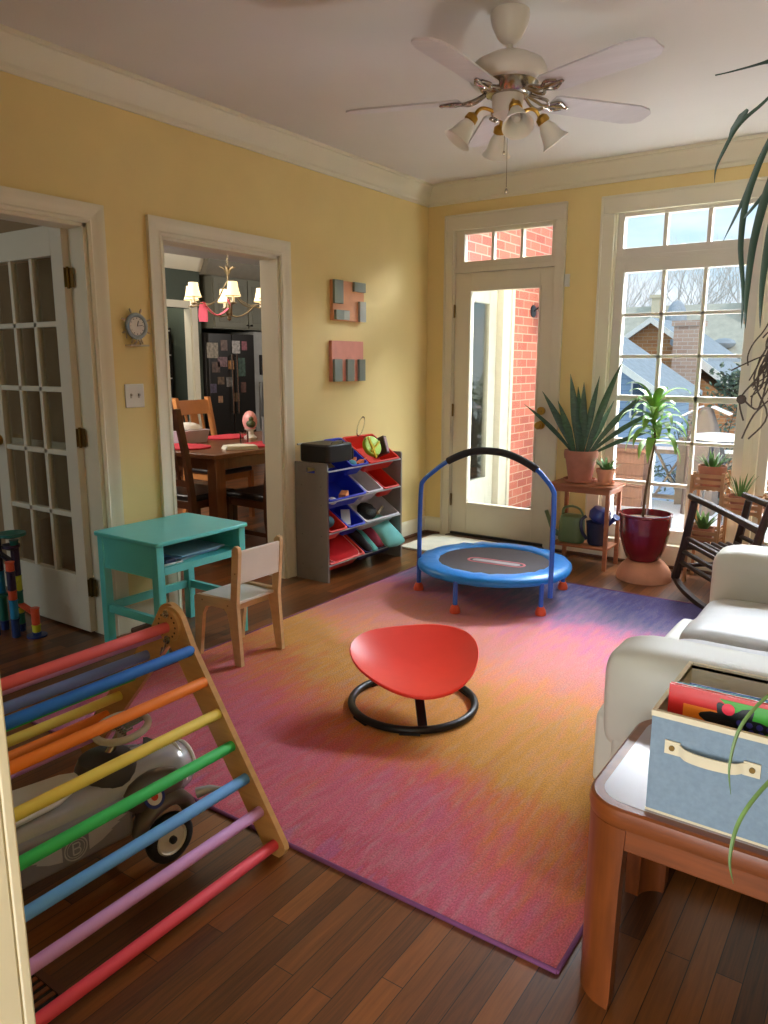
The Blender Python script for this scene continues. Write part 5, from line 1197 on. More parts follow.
# ------------------------------------------------------------------ marble run in the hall
mr = thing('marble_run', 'colourful plastic marble run tower standing on the hall floor in front of the french door', 'toy', (-.35, -3.25, 0))
MC = dict(o=(232, 94, 60), y=(206, 206, 60), g=(34, 110, 96), b=(34, 58, 120), c=(36, 138, 190), p=(52, 34, 66), t=(30, 110, 100))
def mtower(x, y, seq, r_=.021):
    z = 0.0
    for c, h in seq:
        m = MB(); m.lathe([(r_ * .8, z), (r_, z + .004), (r_, z + h - .006), (r_ * 1.12, z + h - .005), (r_ * 1.12, z + h)], (x, y, 0), 14); obj('tube', m, mat('marble_' + c, MC[c], .35), mr); z += h
mtower(-.33, -3.26, [('b', .022), ('y', .04), ('o', .09)])
mtower(-.40, -3.33, [('b', .10), ('c', .10), ('o', .05), ('p', .10), ('o', .05)])
mtower(-.47, -3.26, [('b', .04), ('g', .06), ('y', .03), ('g', .09), ('y', .08), ('p', .16), ('t', .03)])
mtower(-.50, -3.38, [('b', .05), ('c', .10), ('o', .04), ('g', .12), ('p', .14), ('t', .12)])
mtower(-.56, -3.30, [('b', .05), ('g', .15), ('c', .12), ('p', .2)])
for a, b, c in (((-.33, -3.26, .12), (-.47, -3.26, .15), 'o'), ((-.40, -3.33, .26), (-.47, -3.26, .30), 'y'), ((-.47, -3.26, .36), (-.56, -3.30, .42), 'p'), ((-.5, -3.38, .20), (-.47, -3.26, .22), 'g'), ((-.56, -3.30, .5), (-.42, -3.29, .52), 't')):
    m = MB(); m.beam(a, b, .036, .014); obj('chute', m, mat('marble_' + c, MC[c], .35), mr, bevel=.004)
for x, y, z, r_, c in ((-.47, -3.27, .50, .07, 't'), (-.52, -3.36, .40, .05, 'p'), (-.47, -3.28, .44, .045, 'p'), (-.33, -3.26, .006, .05, 'b')):
    m = MB(); m.lathe([(r_ * .3, z), (r_, z + .015), (r_, z + .03), (r_ * .92, z + .03), (r_ * .3, z + .008), (.001, z + .008)] if z > .1 else [(r_, .0), (r_, .008), (.001, .009)], (x, y, 0), 20); obj('funnel', m, mat('marble_' + c, MC[c], .35), mr)

# ================================================================== DINING ROOM
tb = thing('dining_table', 'brown wooden dining table with square legs in the dining room beyond the doorway', 'table', (-1.21, -.8, 0))
m = MB(); m.box(-1.76, -.665, -1.69, .12, .725, .758); obj('table_top', m, M_WALNUT, tb, bevel=.005)
m = MB(); m.box(-1.68, -.745, -1.63, -1.605, .64, .725); m.box(-1.68, -.745, .03, .055, .64, .725); m.box(-1.70, -1.675, -1.60, .03, .64, .725); m.box(-.75, -.725, -1.60, .03, .64, .725); obj('apron', m, M_WALNUT, tb)
for x in (-1.73, -.78):
    for y in (-1.66, 0): m = MB(); m.box(x, x + .09, y, y + .09, 0, .725); obj('leg', m, M_WALNUT, tb, bevel=.004)
def dchair(label, wood):
    t = thing('dining_chair', label, 'chair', (0, 0, 0), 'dining chairs')
    for s in (-1, 1):
        m = MB(); m.box(s * .20 - .018, s * .20 + .018, .175, .211, 0, .43); obj('leg', m, wood, t)
        m = MB(); pts = [(s * .20, -.245, 0), (s * .20, -.205, .30), (s * .20, -.20, .46), (s * .20, -.235, .75), (s * .20, -.30, 1.08)]
        m.loft([[Vector(p) + Vector((a * .018, b * .022, 0)) for a, b in ((-1, -1), (1, -1), (1, 1), (-1, 1))] for p in pts]); obj('back_post', m, wood, t, ang=30)
        m = MB(); m.box(s * .20 - .010, s * .20 + .010, -.20, .18, .18, .21); obj('stretcher', m, wood, t)
    m = MB(); m.box(-.20, .20, -.20, .20, .375, .43); obj('seat_frame', m, wood, t, bevel=.003)
    m = MB(); m.prism(rrect(-.215, .215, -.20, .215, .03), 'z', .43, .475); obj('seat_pad', m, M_LEATHER, t, bevel=.015)
    m = MB(); m.loft([[Vector((x, -.272 - .02 * (1 - (x / .19) ** 2) + dy, z + lean)) for dy, z, lean in ((0, .93, 0), (.02, .93, 0), (-.006, 1.055, 0), (-.03, 1.055, 0))] for x in (-.19, -.1, 0, .1, .19)]); obj('top_rail', m, wood, t, ang=30)
    m = MB(); m.beam((-.19, -.215, .56), (.19, -.215, .56), .018, .045); obj('lower_rail', m, wood, t)
    for x, w in ((-.10, .022), (0, .085), (.10, .022)): m = MB(); m.beam((x, -.215, .57), (x, -.285, .945), w, .012, (0, 1, 0)); obj('back_slat', m, wood, t)
    return t
c1 = dchair('dark wooden dining chair at the near end of the dining table, seen from the side', M_WALNUTD); place(c1, (-1.0, -1.59, 0), 0)
c2 = dchair('golden wooden dining chair with a slatted back on the far side of the dining table', M_OAKG); place(c2, (-1.80, -.60, 0), R(-86))
c3 = copy_tree(c1); place(c3, (-.56, -1.29, 0), R(88), 'dark dining chair at the near side of the dining table by the door jamb')
def pmat(x, y, a, label):
    o = MB(); Mq = Matrix.Translation((x, y, .7585)) @ Matrix.Rotation(R(a), 4, 'Z'); o.loft([[Mq @ Vector((p[0], p[1], z)) for p in rrect(-.22, .22, -.16, .16, .15, 6)] for z in (0, .012)])
    tag(obj('placemat', o, mat('red_cloth', (190, 44, 62), .8), bevel=.003), label, 'placemat', 'red placemats on the dining table')
pmat(-1.24, -1.47, 0, 'red placemat in front of the dark chair at the near table end'); pmat(-1.53, -.72, 90, 'red placemat in front of the golden chair'); pmat(-.86, -.95, 90, 'red placemat at the near side of the table by the grey vase')
bx = thing('tissue_box', 'pale lilac and white open box on the dining table behind the dark chair', 'box', (-1.52, -1.2, .76))
m = MB(); m.loft([[Vector((x, y, .759)) for x, y in rrect(-1.62, -1.40, -1.34, -1.08, .02)], [Vector((x, y, .86)) for x, y in rrect(-1.64, -1.38, -1.36, -1.06, .02)]]); obj('box_body', m, mat('lilac_plastic', (188, 178, 196), .4), bx)
m = MB(); m.ell((-1.5, -1.2, .87), .10, .12, .05, 12, 6); obj('tissue', m, M_WHITEP, bx)
gl = thing('snow_globe', 'pink arched ornament on a white foot in the middle of the dining table', 'ornament', (-1.28, -.72, .759))
m = MB(); m.lathe([(.05, .759), (.055, .775), (.03, .80), (.028, .83), (.05, .845)], (-1.28, -.72, 0), 20); obj('foot', m, M_WHITEP, gl)
m = MB(); m.ell((-1.28, -.72, .91), .072, .05, .085, 18, 10); obj('dome', m, mat('dome_pink', (214, 150, 150), .35), gl)
m = MB(); m.ell((-1.245, -.745, .89), .045, .035, .035, 10, 6); m.ell((-1.235, -.75, .93), .022, .02, .02, 8, 6); obj('figure', m, mat('figure_green', (64, 78, 48), .6), gl)
o = MB(); 
pts = [(-.95, -1.36), (-.84, -1.42), (-.74, -1.33), (-.70, -1.22), (-.80, -1.16), (-.93, -1.20)]
o.loft([[Vector((x, y, .759)) for x, y in pts], [Vector((x * .9 - .08, y * .9 - .13, .785)) for x, y in pts]]); tag(obj('napkin', o, mat('white_napkin', (214, 214, 200), .9)), 'crumpled white napkin at the near edge of the dining table', 'napkin')
o = MB(); o.lathe([(.035, .772), (.04, .80), (.036, .95), (.04, .98), (.034, .98), (.03, .80), (.001, .785)], (-.82, -1.0, 0), 18); tag(obj('vase', o, mat('grey_ceramic', (112, 116, 118), .4)), 'tall grey cylindrical vase standing on the near red placemat', 'vase')
o = MB(); o.lathe([(.03, .759), (.034, .77), (.036, .86), (.033, .86), (.03, .77), (.001, .765)], (-1.05, -1.02, 0), 16); tag(obj('drinking_glass', o, glass_mat('tumbler', (.9, .85, .85), .3)), 'small clear drinking glass in front of the pink ornament on the dining table', 'glass')
o = MB(); o.lathe([(.05, .759), (.11, .772), (.12, .785), (.11, .785), (.001, .768)], (-1.05, -.45, 0), 24); tag(obj('plate', o, mat('white_plate', (210, 208, 200), .3)), 'white plate on the dining table beyond the pink ornament', 'plate')

# chandelier
CX, CY = -1.42, -.775
cdl = thing('chandelier', 'bronze chandelier with lit fabric shades hanging over the dining table', 'chandelier', (CX, CY, 1.78))
M_BRZ = mat('bronze', (120, 108, 84), .35, .8)
m = MB(); m.lathe([(.001, 1.75), (.02, 1.765), (.012, 1.785), (.03, 1.81), (.016, 1.84), (.01, 1.92), (.018, 1.96), (.009, 2.0), (.008, 2.12), (.02, 2.15), (.008, 2.18)], (CX, CY, 0), 16)
for k in range(6): a = 2 * PI * k / 6; m.tube(smoothpts([(CX + .01 * math.cos(a), CY + .01 * math.sin(a), 2.12), (CX + .03 * math.cos(a), CY + .03 * math.sin(a), 2.16), (CX + .065 * math.cos(a), CY + .065 * math.sin(a), 2.175)], 4), .005, 6)
obj('stem', m, M_BRZ, cdl)
m = MB(); m.lathe([(.06, H + .03), (.05, H), (.01, H - .015)], (CX, CY, 0), 20); obj('ceiling_rose', m, M_BRZ, cdl)
m = MB()
for k in range(14):
    z = 2.19 + .034 * k; pts = [(CX + (.009 * math.cos(t) if k % 2 else 0), CY + (0 if k % 2 else .009 * math.cos(t)), z + .02 * math.sin(t)) for t in [2 * PI * i / 10 for i in range(10)]]; m.tube(pts, .0025, 5, closed=True)
obj('chain', m, M_BRZ, cdl)
M_SHADE = mat('lit_shade', (250, 232, 190), .8, emit=(255, 226, 170), es=.8)
for k in range(6):
    a = R(-38 + 60 * k); cx, cy = math.cos(a), math.sin(a)
    m = MB(); m.tube(smoothpts([(CX + r_ * cx, CY + r_ * cy, z) for r_, z in ((.01, 1.80), (.08, 1.785), (.17, 1.82), (.24, 1.875), (.33, 1.865))], 5), .0055, 6)
    m.tube(smoothpts([(CX + r_ * cx, CY + r_ * cy, z) for r_, z in ((.01, 2.06), (.05, 2.0), (.10, 1.92), (.18, 1.875), (.24, 1.875))], 5), .0045, 6)
    m.lathe([(.008, 1.862), (.028, 1.868), (.026, 1.875), (.012, 1.878)], (CX + .33 * cx, CY + .33 * cy, 0), 12); ar = obj('arm', m, M_BRZ, cdl)
    m = MB(); m.cyl((CX + .33 * cx, CY + .33 * cy, 1.878), (CX + .33 * cx, CY + .33 * cy, 1.945), .012, 10); obj('candle', m, M_WHITEP, ar)
    m = MB(); pr = [(.062, 1.92), (.055, 1.935), (.046, 1.965), (.039, 2.0), (.036, 2.03)]; m.lathe(pr + [(r_ - .002, z) for r_, z in reversed(pr)], (CX + .33 * cx, CY + .33 * cy, 0), 18, cap=False); obj('lamp_shade', m, M_SHADE, ar)
    m = MB(); m.tube([(CX + .33 * cx + .063 * math.cos(t), CY + .33 * cy + .063 * math.sin(t), 1.921) for t in [2 * PI * i / 18 for i in range(18)]], .0025, 5, closed=True); obj('shade_trim', m, M_BRZ, ar)
ld = bpy.data.lights.new('chandelier_glow', 'POINT'); lo = bpy.data.objects.new('chandelier_glow', ld); COL.objects.link(lo); lo.location = (CX, CY, 2.08); ld.energy = 5; pd_ = bpy.data.lights.new('pantry_fill', 'POINT'); po_ = bpy.data.objects.new('pantry_fill', pd_); COL.objects.link(po_); po_.location = (-4.95, 1.25, 2.5); pd_.energy = 7; pd_.color = (1, .85, .65); pd_.shadow_soft_size = .1; ld.color = (1, .82, .6); ld.shadow_soft_size = .2  # the pantry point light is added to brighten its shelves
a = R(-38 - 60); cx, cy = math.cos(a), math.sin(a)
cdl.location.z -= .03
rb = MB(); P0 = Vector((CX + .25 * math.cos(a), CY + .25 * math.sin(a), 1.855)); rings = []
for k, (dx, dz, w) in enumerate(((0, 0, .02), (.0, -.05, .035), (.005, -.11, .04), (0, -.15, .035))): rings.append([P0 + Vector((dx * cx + s * w * .8, s * w * .5, dz)) + Vector((0, t * .002, 0)) for s, t in ((-1, -1), (1, -1), (1, 1), (-1, 1))])
rb.loft(rings); P1 = Vector((CX, CY, 1.81))
rb.tube(smoothpts([P0, (P0 + P1) / 2 + Vector((0, 0, -.07)), P1 + Vector((0, 0, .02)), P1 + Vector((.01, -.02, .08))], 5), .014, 6, flat=.4)
tag(obj('pink_ribbon', rb, mat('ribbon_pink', (228, 96, 128), .6)), 'pink ribbon looped over the left arm of the chandelier', 'ribbon')

# fridge, cabinets, pantry shelves, oven
fr = thing('refrigerator', 'dark refrigerator covered with photos and magnets at the far end of the kitchen', 'refrigerator', (-4.85, 2.2, 0))
M_FR = mat('fridge_dark', (40, 36, 34), .35, .3)
m = MB(); m.box(-5.3, -4.56, 1.80, 2.66, .02, 1.78); obj('cabinet_body', m, M_FR, fr, bevel=.006)
for y0, y1 in ((1.805, 2.22), (2.235, 2.655)):
    m = MB(); m.box(-4.56, -4.50, y0, y1, .06, 1.775); d_ = obj('door', m, M_FR, fr, bevel=.008)
    yy = y1 - .04 if y0 < 2 else y0 + .04
    m = MB(); m.cyl((-4.46, yy, .7), (-4.46, yy, 1.5), .011, 8); m.cyl((-4.50, yy, .72), (-4.46, yy, .72), .008, 8); m.cyl((-4.50, yy, 1.48), (-4.46, yy, 1.48), .008, 8); obj('door_handle', m, M_NICKEL, d_)
random.seed(31)
ph = [((150, 140, 124), 1.87, .20, 1.55, .2), ((112, 92, 84), 2.08, .12, 1.62, .14), ((176, 172, 168), 2.30, .15, 1.6, .17), ((124, 96, 100), 2.04, .17, 1.40, .13), ((66, 88, 76), 2.40, .13, 1.33, .25), ((170, 120, 70), 2.2, .11, 1.36, .12), ((90, 70, 60), 1.92, .14, 1.33, .14), ((120, 116, 112), 2.15, .1, 1.13, .13), ((100, 80, 60), 2.0, .12, 1.15, .1), ((150, 90, 100), 2.46, .1, 1.62, .12), ((80, 70, 90), 1.86, .11, 1.05, .12), ((110, 84, 60), 2.28, .12, .92, .12), ((160, 120, 90), 1.98, .08, .9, .09), ((90, 60, 50), 2.42, .1, 1.05, .14)]
for k, (c, y, w, z, h) in enumerate(ph):
    o = MB(); o.box(-4.5, -4.497, y - w / 2, y + w / 2, z - h / 2, z + h / 2); tag(obj('fridge_photo', o, mat('photo%d' % k, c, .5, var=.5, scale=24)), 'small picture stuck on the refrigerator door', 'picture', 'pictures and magnets on the refrigerator')
cb = thing('overhead_cabinet', 'sage grey cabinet with two doors above the refrigerator', 'cabinet', (-4.85, 2.4, 1.84))
m = MB(); m.box(-5.4, -4.53, 1.93, 3.2, 1.84, 2.52); obj('cabinet_body', m, M_CAB, cb)
for y0, y1 in ((1.95, 2.56), (2.58, 3.19)):
    m = MB(); m.box(-4.53, -4.51, y0, y1, 1.86, 2.50); d_ = obj('door', m, M_CAB, cb, bevel=.003)
    m = MB(); m.box(-4.51, -4.502, y0 + .07, y1 - .07, 1.93, 2.43); obj('door_panel', m, mat('cab_panel', (118, 118, 105), .6), d_, bevel=.004)
    yy = y1 - .03 if y0 < 2.2 else y0 + .03; m = MB(); m.cyl((-4.51, yy, 1.90), (-4.49, yy, 1.90), .006, 8); m.ell((-4.48, yy, 1.90), .015, .015, .015, 10, 6); obj('knob', m, M_BLACK, d_)
m = MB(); m.prism([(-5.4, 2.52), (-4.50, 2.52), (-4.42, 2.64), (-4.42, H), (-5.4, H)], 'y', 1.79, 3.78); struct(obj('trim_17', m, mat('crown_sage', (132, 126, 112), .6)))
ov = thing('wall_oven', 'stainless oven and black microwave column right of the refrigerator', 'oven', (-4.85, 2.95, 0))
m = MB(); m.box(-5.3, -4.55, 2.70, 3.5, 0, 1.82); obj('column', m, mat('column_grey', (168, 170, 168), .5), ov)
m = MB(); m.box(-4.55, -4.52, 2.80, 3.45, 1.22, 1.5); obj('microwave', m, M_BLACK, ov, bevel=.004)
m = MB(); m.box(-4.55, -4.51, 2.78, 3.45, .45, 1.12); od = obj('oven_door', m, mat('steel', (150, 150, 150), .3, .7), ov, bevel=.004)
m = MB(); m.cyl((-4.47, 2.82, 1.04), (-4.47, 3.4, 1.04), .012, 8); obj('oven_handle', m, M_NICKEL, od)
sh = thing('pantry_shelves', 'dark pantry shelves with white edges seen through the far inner doorway', 'shelves', (-5.2, 1.33, 0))
m = MB(); m.box(-5.55, -5.1, .55, 1.70, 0, 2.3); 
sh_b = MB(); sh_b.box(-5.56, -5.50, .55, 1.68, 0, 1.85); sh_b.box(-5.5, -5.1, .55, .60, 0, 1.85); sh_b.box(-5.5, -5.1, 1.66, 1.69, 0, 1.85); obj('case', sh_b, mat('pantry_dark', (38, 32, 30), .7), sh); m.bm.free()
for z in (.9, 1.17, 1.48, 1.8): m = MB(); m.box(-5.5, -5.08, .6, 1.66, z, z + .018); obj('shelf', m, M_WHITEP, sh)
for k, (y, z, w, h, c, nm, lab) in enumerate(((1.22, 1.5, .13, .10, (236, 214, 190), 'mug', 'pale striped bowl on the upper pantry shelf'), (1.18, 1.19, .05, .11, (210, 206, 200), 'jar', 'left white jar on the middle pantry shelf'), (1.30, 1.19, .05, .11, (200, 196, 190), 'jar', 'middle white jar on the middle pantry shelf'), (1.40, 1.19, .05, .12, (206, 200, 196), 'jar', 'right white jar on the middle pantry shelf'), (1.32, .92, .14, .18, (170, 150, 120), 'basket', 'tan basket on the lowest visible pantry shelf'), (1.3, 1.82, .12, .14, (60, 50, 56), 'tin', 'dark tin on the top pantry shelf'))):
    o = MB(); o.lathe([(w * .4, z), (w * .5, z + h * .3), (w * .5, z + h * .9), (w * .42, z + h), (.001, z + h)], (-5.25, y, 0), 14); tag(obj(nm, o, mat('pantry%d' % k, c, .5)), lab, nm if nm != 'mug' else 'bowl')
sb = thing('sideboard', 'low wooden sideboard against the green dining room wall', 'sideboard', (-4.35, .5, 0))
m = MB(); m.box(-4.56, -4.12, .0, 1.0, .08, .90); obj('cabinet_body', m, M_WALNUT, sb, bevel=.004)
m = MB(); m.box(-4.575, -4.10, -.02, 1.01, .90, .93); obj('top', m, M_WALNUT, sb, bevel=.004)
for y0 in (.03, .51):
    m = MB(); m.box(-4.12, -4.105, y0, y0 + .45, .12, .86); d_ = obj('door', m, M_WALNUT, sb, bevel=.003); m = MB(); m.ell((-4.09, y0 + .4 if y0 < .3 else y0 + .05, .55), .014, .014, .014, 8, 6); obj('knob', m, M_BRASS, d_)
for x in (-4.53, -4.17):
    for y in (.03, .94): m = MB(); m.box(x, x + .04, y, y + .04, 0, .08); obj('leg', m, M_WALNUTD, sb)

# ================================================================== OUTSIDE
# wing of the house, brick, with its own white door
m = MB()
m.box(.10, .25, .14, .17, 0, 2.10); m.box(.10, .25, 1.02, 3.9, -3.2, 3.4); m.box(.10, .25, .14, 1.02, 2.10, 3.4); m.box(.10, .25, .14, 1.02, -3.2, -.0)
struct(obj('wall_wing', m, M_BRICK))
m = MB(); m.box(.10, .262, .832, .978, 0, 2.10); m.box(.10, .275, .98, 1.03, 0, 2.10); m.box(.10, .275, .80, .83, 0, 2.03); m.box(.10, .275, .175, .83, 2.032, 2.10); struct(obj('trim_18', m, mat('outdoor_trim', (186, 182, 170), .6), bevel=.004))
door3 = bpy.data.objects.new('door_3', None); COL.objects.link(door3); door3.location = (.2, .46, 0); struct(door3)
m = MB(); m.box(.17, .215, .15, .20, .02, 2.03); m.box(.17, .215, .66, .795, .02, 2.03); m.box(.17, .215, .20, .66, 1.88, 2.03); m.box(.17, .215, .20, .66, .02, .40); obj('door_leaf', m, mat('door_white', (166, 166, 156), .5), door3, bevel=.003)
m = MB(); m.box(.19, .196, .20, .66, .40, 1.88); obj('pane', m, M_GLASSD, door3)
ln = thing('wall_lantern', 'dark metal lantern on the brick wall outside the glass door', 'lantern', (.25, 1.46, 1.8))
M_LANT = mat('lantern_dark', (52, 54, 62), .4, .5)
m = MB(); m.cyl((.25, 1.46, 1.86), (.262, 1.46, 1.86), .055, 18); m.tube(smoothpts([(.262, 1.46, 1.86), (.32, 1.46, 1.90), (.36, 1.46, 1.93), (.37, 1.46, 1.90)], 4), .008, 8); obj('bracket', m, M_LANT, ln)
m = MB(); m.lathe([(.001, 1.93), (.02, 1.92), (.07, 1.87), (.075, 1.86), (.06, 1.85)], (.37, 1.46, 0), 6)
m.lathe([(.055, 1.85), (.04, 1.70), (.02, 1.685), (.001, 1.67)], (.37, 1.46, 0), 6, cap=False) if False else None
for k in range(6): a = PI / 3 * k; m.cyl((.37 + .056 * math.cos(a), 1.46 + .056 * math.sin(a), 1.855), (.37 + .036 * math.cos(a), 1.46 + .036 * math.sin(a), 1.70), .004, 5)
m.cyl((.37, 1.46, 1.69), (.37, 1.46, 1.705), .038, 6); obj('cage', m, M_LANT, ln)
m = MB(); m.lathe([(.05, 1.85), (.033, 1.705)], (.37, 1.46, 0), 6, cap=False); obj('lantern_glass', m, glass_mat('lantern_glass_m', (.9, .9, .85), .3), ln)
# brick of this house round the windows, outside face and eave
m = MB(); m.box(3.76, 3.9, -8.5, .14, -3.2, 3.3); struct(obj('wall_outer_right', m, M_BRICK))
# deck
M_DECK = mat('deck_grey', (134, 124, 116), .8, var=.2, scale=8, stretch=(1, 12, 1))
m = MB()
for k in range(46): y = .16 + .07 * k; m.box(.26, 6.5, y, y + .064, -.16, -.13)
struct(obj('floor_deck', m, M_DECK))
m = MB(); bm = m.bm; nx_, ny_ = 50, 28
grid = [[bm.verts.new((.35 + 6.1 * i / nx_, .55 + 2.6 * j / ny_, -.128 + max(0, .030 + .05 * noise.noise(Vector((i * .16, j * .2, 0))) + .015 * noise.noise(Vector((i * .7, j * .7, 3)))))) for j in range(ny_ + 1)] for i in range(nx_ + 1)]
for i in range(nx_):
    for j in range(ny_): bm.faces.new((grid[i][j], grid[i + 1][j], grid[i + 1][j + 1], grid[i][j + 1]))
tag(obj('snow_cover', m, M_SNOW, ang=80), 'layer of bright snow lying on the deck boards', 'snow', kind='stuff')
dr_ = thing('deck_railing', 'weathered wooden deck railing with crossed braces and snow on its top', 'railing', (2.5, 3.1, -.13))
for x in (1.30, 2.35, 3.4, 4.45, 5.5): m = MB(); m.box(x - .045, x + .045, 3.05, 3.14, -.5, .62); obj('post', m, M_DECK, dr_)
m = MB(); m.box(.55, 6.4, 3.04, 3.15, .44, .48); obj('top_rail', m, M_DECK, dr_)
m = MB(); m.box(.55, 6.4, 3.07, 3.12, -.05, -.01); obj('bottom_rail', m, M_DECK, dr_)
for x in (1.04, 1.35, 1.95, 2.40, 3.0, 3.45, 4.05, 4.5):
    w = .26 if x == 1.04 else .5
    if x not in (1.04, 1.35, 2.40, 3.45, 4.5): continue
    for a_, b_ in (((x, .0), (x + w, .44)), ((x + w, .0), (x, .44)), ((x + w, .0), (x + 2 * w, .44)), ((x + 2 * w, .0), (x + w, .44))):
        if x == 1.04 and max(a_[0], b_[0]) > 1.31: continue
        m = MB(); m.beam((a_[0], 3.095, a_[1] - .02), (b_[0], 3.095, b_[1]), .02, .045, (0, 1, 0)); obj('cross_brace', m, M_DECK, dr_)
m = MB(); m.loft([[Vector((x, 3.095 + .045 * math.cos(t), .482 + max(0, .035 * math.sin(t)))) for t in [2 * PI * k / 10 for k in range(10)]] for x in (.6, 1.6, 2.6, 3.6, 4.6, 5.6, 6.3)]); obj('snow_strip', m, M_SNOW, dr_)
bn = thing('deck_box', 'brown wooden storage box standing on the deck against the railing', 'storage box', (.8, 2.8, -.13))
M_BRN = mat('deck_brown', (128, 96, 82), .8, var=.15, scale=6, stretch=(8, 1, 1))
m = MB()
for k in range(5): z = -.12 + .12 * k; m.box(.50, 1.03, 2.62, 2.98, z, z + .115)
obj('box_body', m, M_BRN, bn); m = MB(); m.box(.48, 1.05, 2.60, 3.0, .48, .52); obj('lid', m, M_BRN, bn)
ptb = thing('patio_table', 'small round patio table with a cap of snow on the deck', 'table', (1.86, 1.9, -.13))
m = MB(); m.lathe([(.235, .70), (.245, .715), (.235, .73), (.001, .73)], (1.86, 1.9, 0), 32); obj('table_top', m, mat('patio_metal', (84, 86, 96), .5, .4), ptb)
m = MB(); m.lathe([(.232, .731), (.225, .765), (.12, .78), (.001, .782)], (1.86, 1.9, 0), 32); obj('snow_cap', m, M_SNOW, ptb)
for k in range(4): a = PI / 4 + PI / 2 * k; m = MB(); m.tube([(1.86 + .05 * math.cos(a), 1.9 + .05 * math.sin(a), .70), (1.86 + .2 * math.cos(a), 1.9 + .2 * math.sin(a), -.10)], .012, 8); obj('leg', m, MATS['patio_metal'], ptb)
gr = thing('covered_grill', 'grey-brown covered grill with snow along its sloping sides beyond the patio table', 'grill', (1.52, 2.75, -.13))
m = MB(); m.loft([[Vector((x, y, -.12)) for x, y in rrect(1.42, 1.72, 2.60, 2.95, .05)], [Vector((x, y, .66)) for x, y in rrect(1.43, 1.71, 2.62, 2.93, .05)], [Vector((x, y, .93)) for x, y in rrect(1.52, 1.63, 2.66, 2.84, .04)], [Vector((x, y, .96)) for x, y in rrect(1.54, 1.61, 2.70, 2.80, .03)]]); obj('cover', m, mat('cover_taupe', (112, 102, 98), .8, bump=.3, bscale=12), gr)
m = MB(); m.beam((1.34, 2.75, .86), (1.53, 2.75, .97), .16, .014, (0, 0, 1)); m.beam((1.63, 2.75, .97), (1.80, 2.75, .90), .16, .014, (0, 0, 1)); obj('snow_ridge', m, M_SNOW, gr)

# ground far below
M_GRND = mat('winter_ground', (214, 212, 206), .95, var=.35, scale=.5)
m = MB(); bm = m.bm; G = 30
grid = [[bm.verts.new((-60 + 120 * i / G, .0 + 3.3 * 0 + 90 * j / G, -3.2 + .8 * noise.noise(Vector((i * .3, j * .3, 0))) + (0 if j < 12 else (j - 12) * .12))) for j in range(G + 1)] for i in range(G + 1)]
for i in range(G):
    for j in range(G): bm.faces.new((grid[i][j], grid[i + 1][j], grid[i + 1][j + 1], grid[i][j + 1]))
struct(obj('ground', m, M_GRND))
M_SIDE = siding_mat('blue_siding', (146, 168, 196), (104, 126, 160)); M_SHING = mat('grey_shingle', (166, 172, 180), .9, var=.12, scale=6, bump=.3, bscale=14)
M_SHINT = mat('tan_shingle', (196, 190, 174), .9, var=.10, scale=5, bump=.3, bscale=14); M_WTRIM = mat('white_rake', (236, 232, 224), .6)
M_BRICK2 = brick_mat('tan_brick', (206, 172, 152), (190, 152, 132), (216, 204, 192), 'xyz', .3, .11); M_BRICK3 = brick_mat('orange_brick', (208, 148, 96), (190, 124, 78), (206, 180, 150), 'xyz', .3, .11)
def gable_house(label, xc, half, y0, y1, ze, zp, wall, roof, over=.25, windows=(), base=-3.6):
    t = thing('house', label, 'house', (xc, (y0 + y1) / 2, base))
    m = MB(); m.prism([(xc - half, base), (xc + half, base), (xc + half, ze), (xc, zp - .12), (xc - half, ze)], 'y', y0, y1); obj('walls', m, wall, t)
    sl = (zp - ze) / half
    for s in (-1, 1):
        m = MB(); xe = xc + s * (half + over); z_e = ze - sl * over
        m.prism([(xc, zp), (xe, z_e), (xe, z_e - .12), (xc, zp - .12)], 'y', y0 - .3, y1 + .3); obj('roof', m, roof, t)
        m = MB(); m.prism([(xc, zp + .01), (xe, z_e + .01), (xe, z_e - .17), (xc, zp - .17)], 'y', y0 - .36, y0 - .30); obj('rake_board', m, M_WTRIM, t)
    for (x, z, w, h) in windows:
        m = MB(); m.box(x - w / 2 - .05, x + w / 2 + .05, y0 - .05, y0, z - h / 2 - .05, z + h / 2 + .05); f = obj('window', m, M_WTRIM, t); m = MB(); m.box(x - w / 2, x + w / 2, y0 - .06, y0 - .05, z - h / 2, z + h / 2); obj('pane', m, mat('far_glass', (70, 84, 104), .2), f)
    return t
gable_house('blue-sided neighbouring house with white rakes low in the window at left', -4.2, 2.55, 13, 16, .85, 2.55, M_SIDE, M_SHING, windows=((-2.1, .55, .28, .75), (-1.86, -1.2, .4, .9)))
gable_house('smaller orange-brick gable with a white rake behind the blue-sided house', -3.7, 1.5, 19.5, 24, 1.75, 2.8, M_BRICK3, M_SHING, windows=())
hb = thing('house', 'long house with a broad tan roof across the middle of the window view', 'house', (-2, 27, -3.6))
m = MB(); m.box(-14, 12, 25, 31, -3.4, .3); obj('walls', m, M_BRICK3, hb)
m = MB(); m.prism([(24.2, -.1), (28, 3.75), (31.8, -.1), (31.8, -.3), (28, 3.5), (24.2, -.3)], 'x', -15, 13); obj('roof', m, M_SHINT, hb)
for x, y, w, d_, z0, z1, mm in ((-5.85, 27.6, .34, .6, 2.3, 4.15, mat('cream_chimney', (222, 206, 176), .8)), (-2.15, 27.5, .62, .7, 2.4, 4.25, M_BRICK3)):
    m = MB(); m.box(x - w / 2, x + w / 2, y - d_ / 2, y + d_ / 2, z0, z1); m.box(x - w / 2 - .07, x + w / 2 + .07, y - d_ / 2 - .07, y + d_ / 2 + .07, z1 - .12, z1); obj('chimney', m, mm, hb)
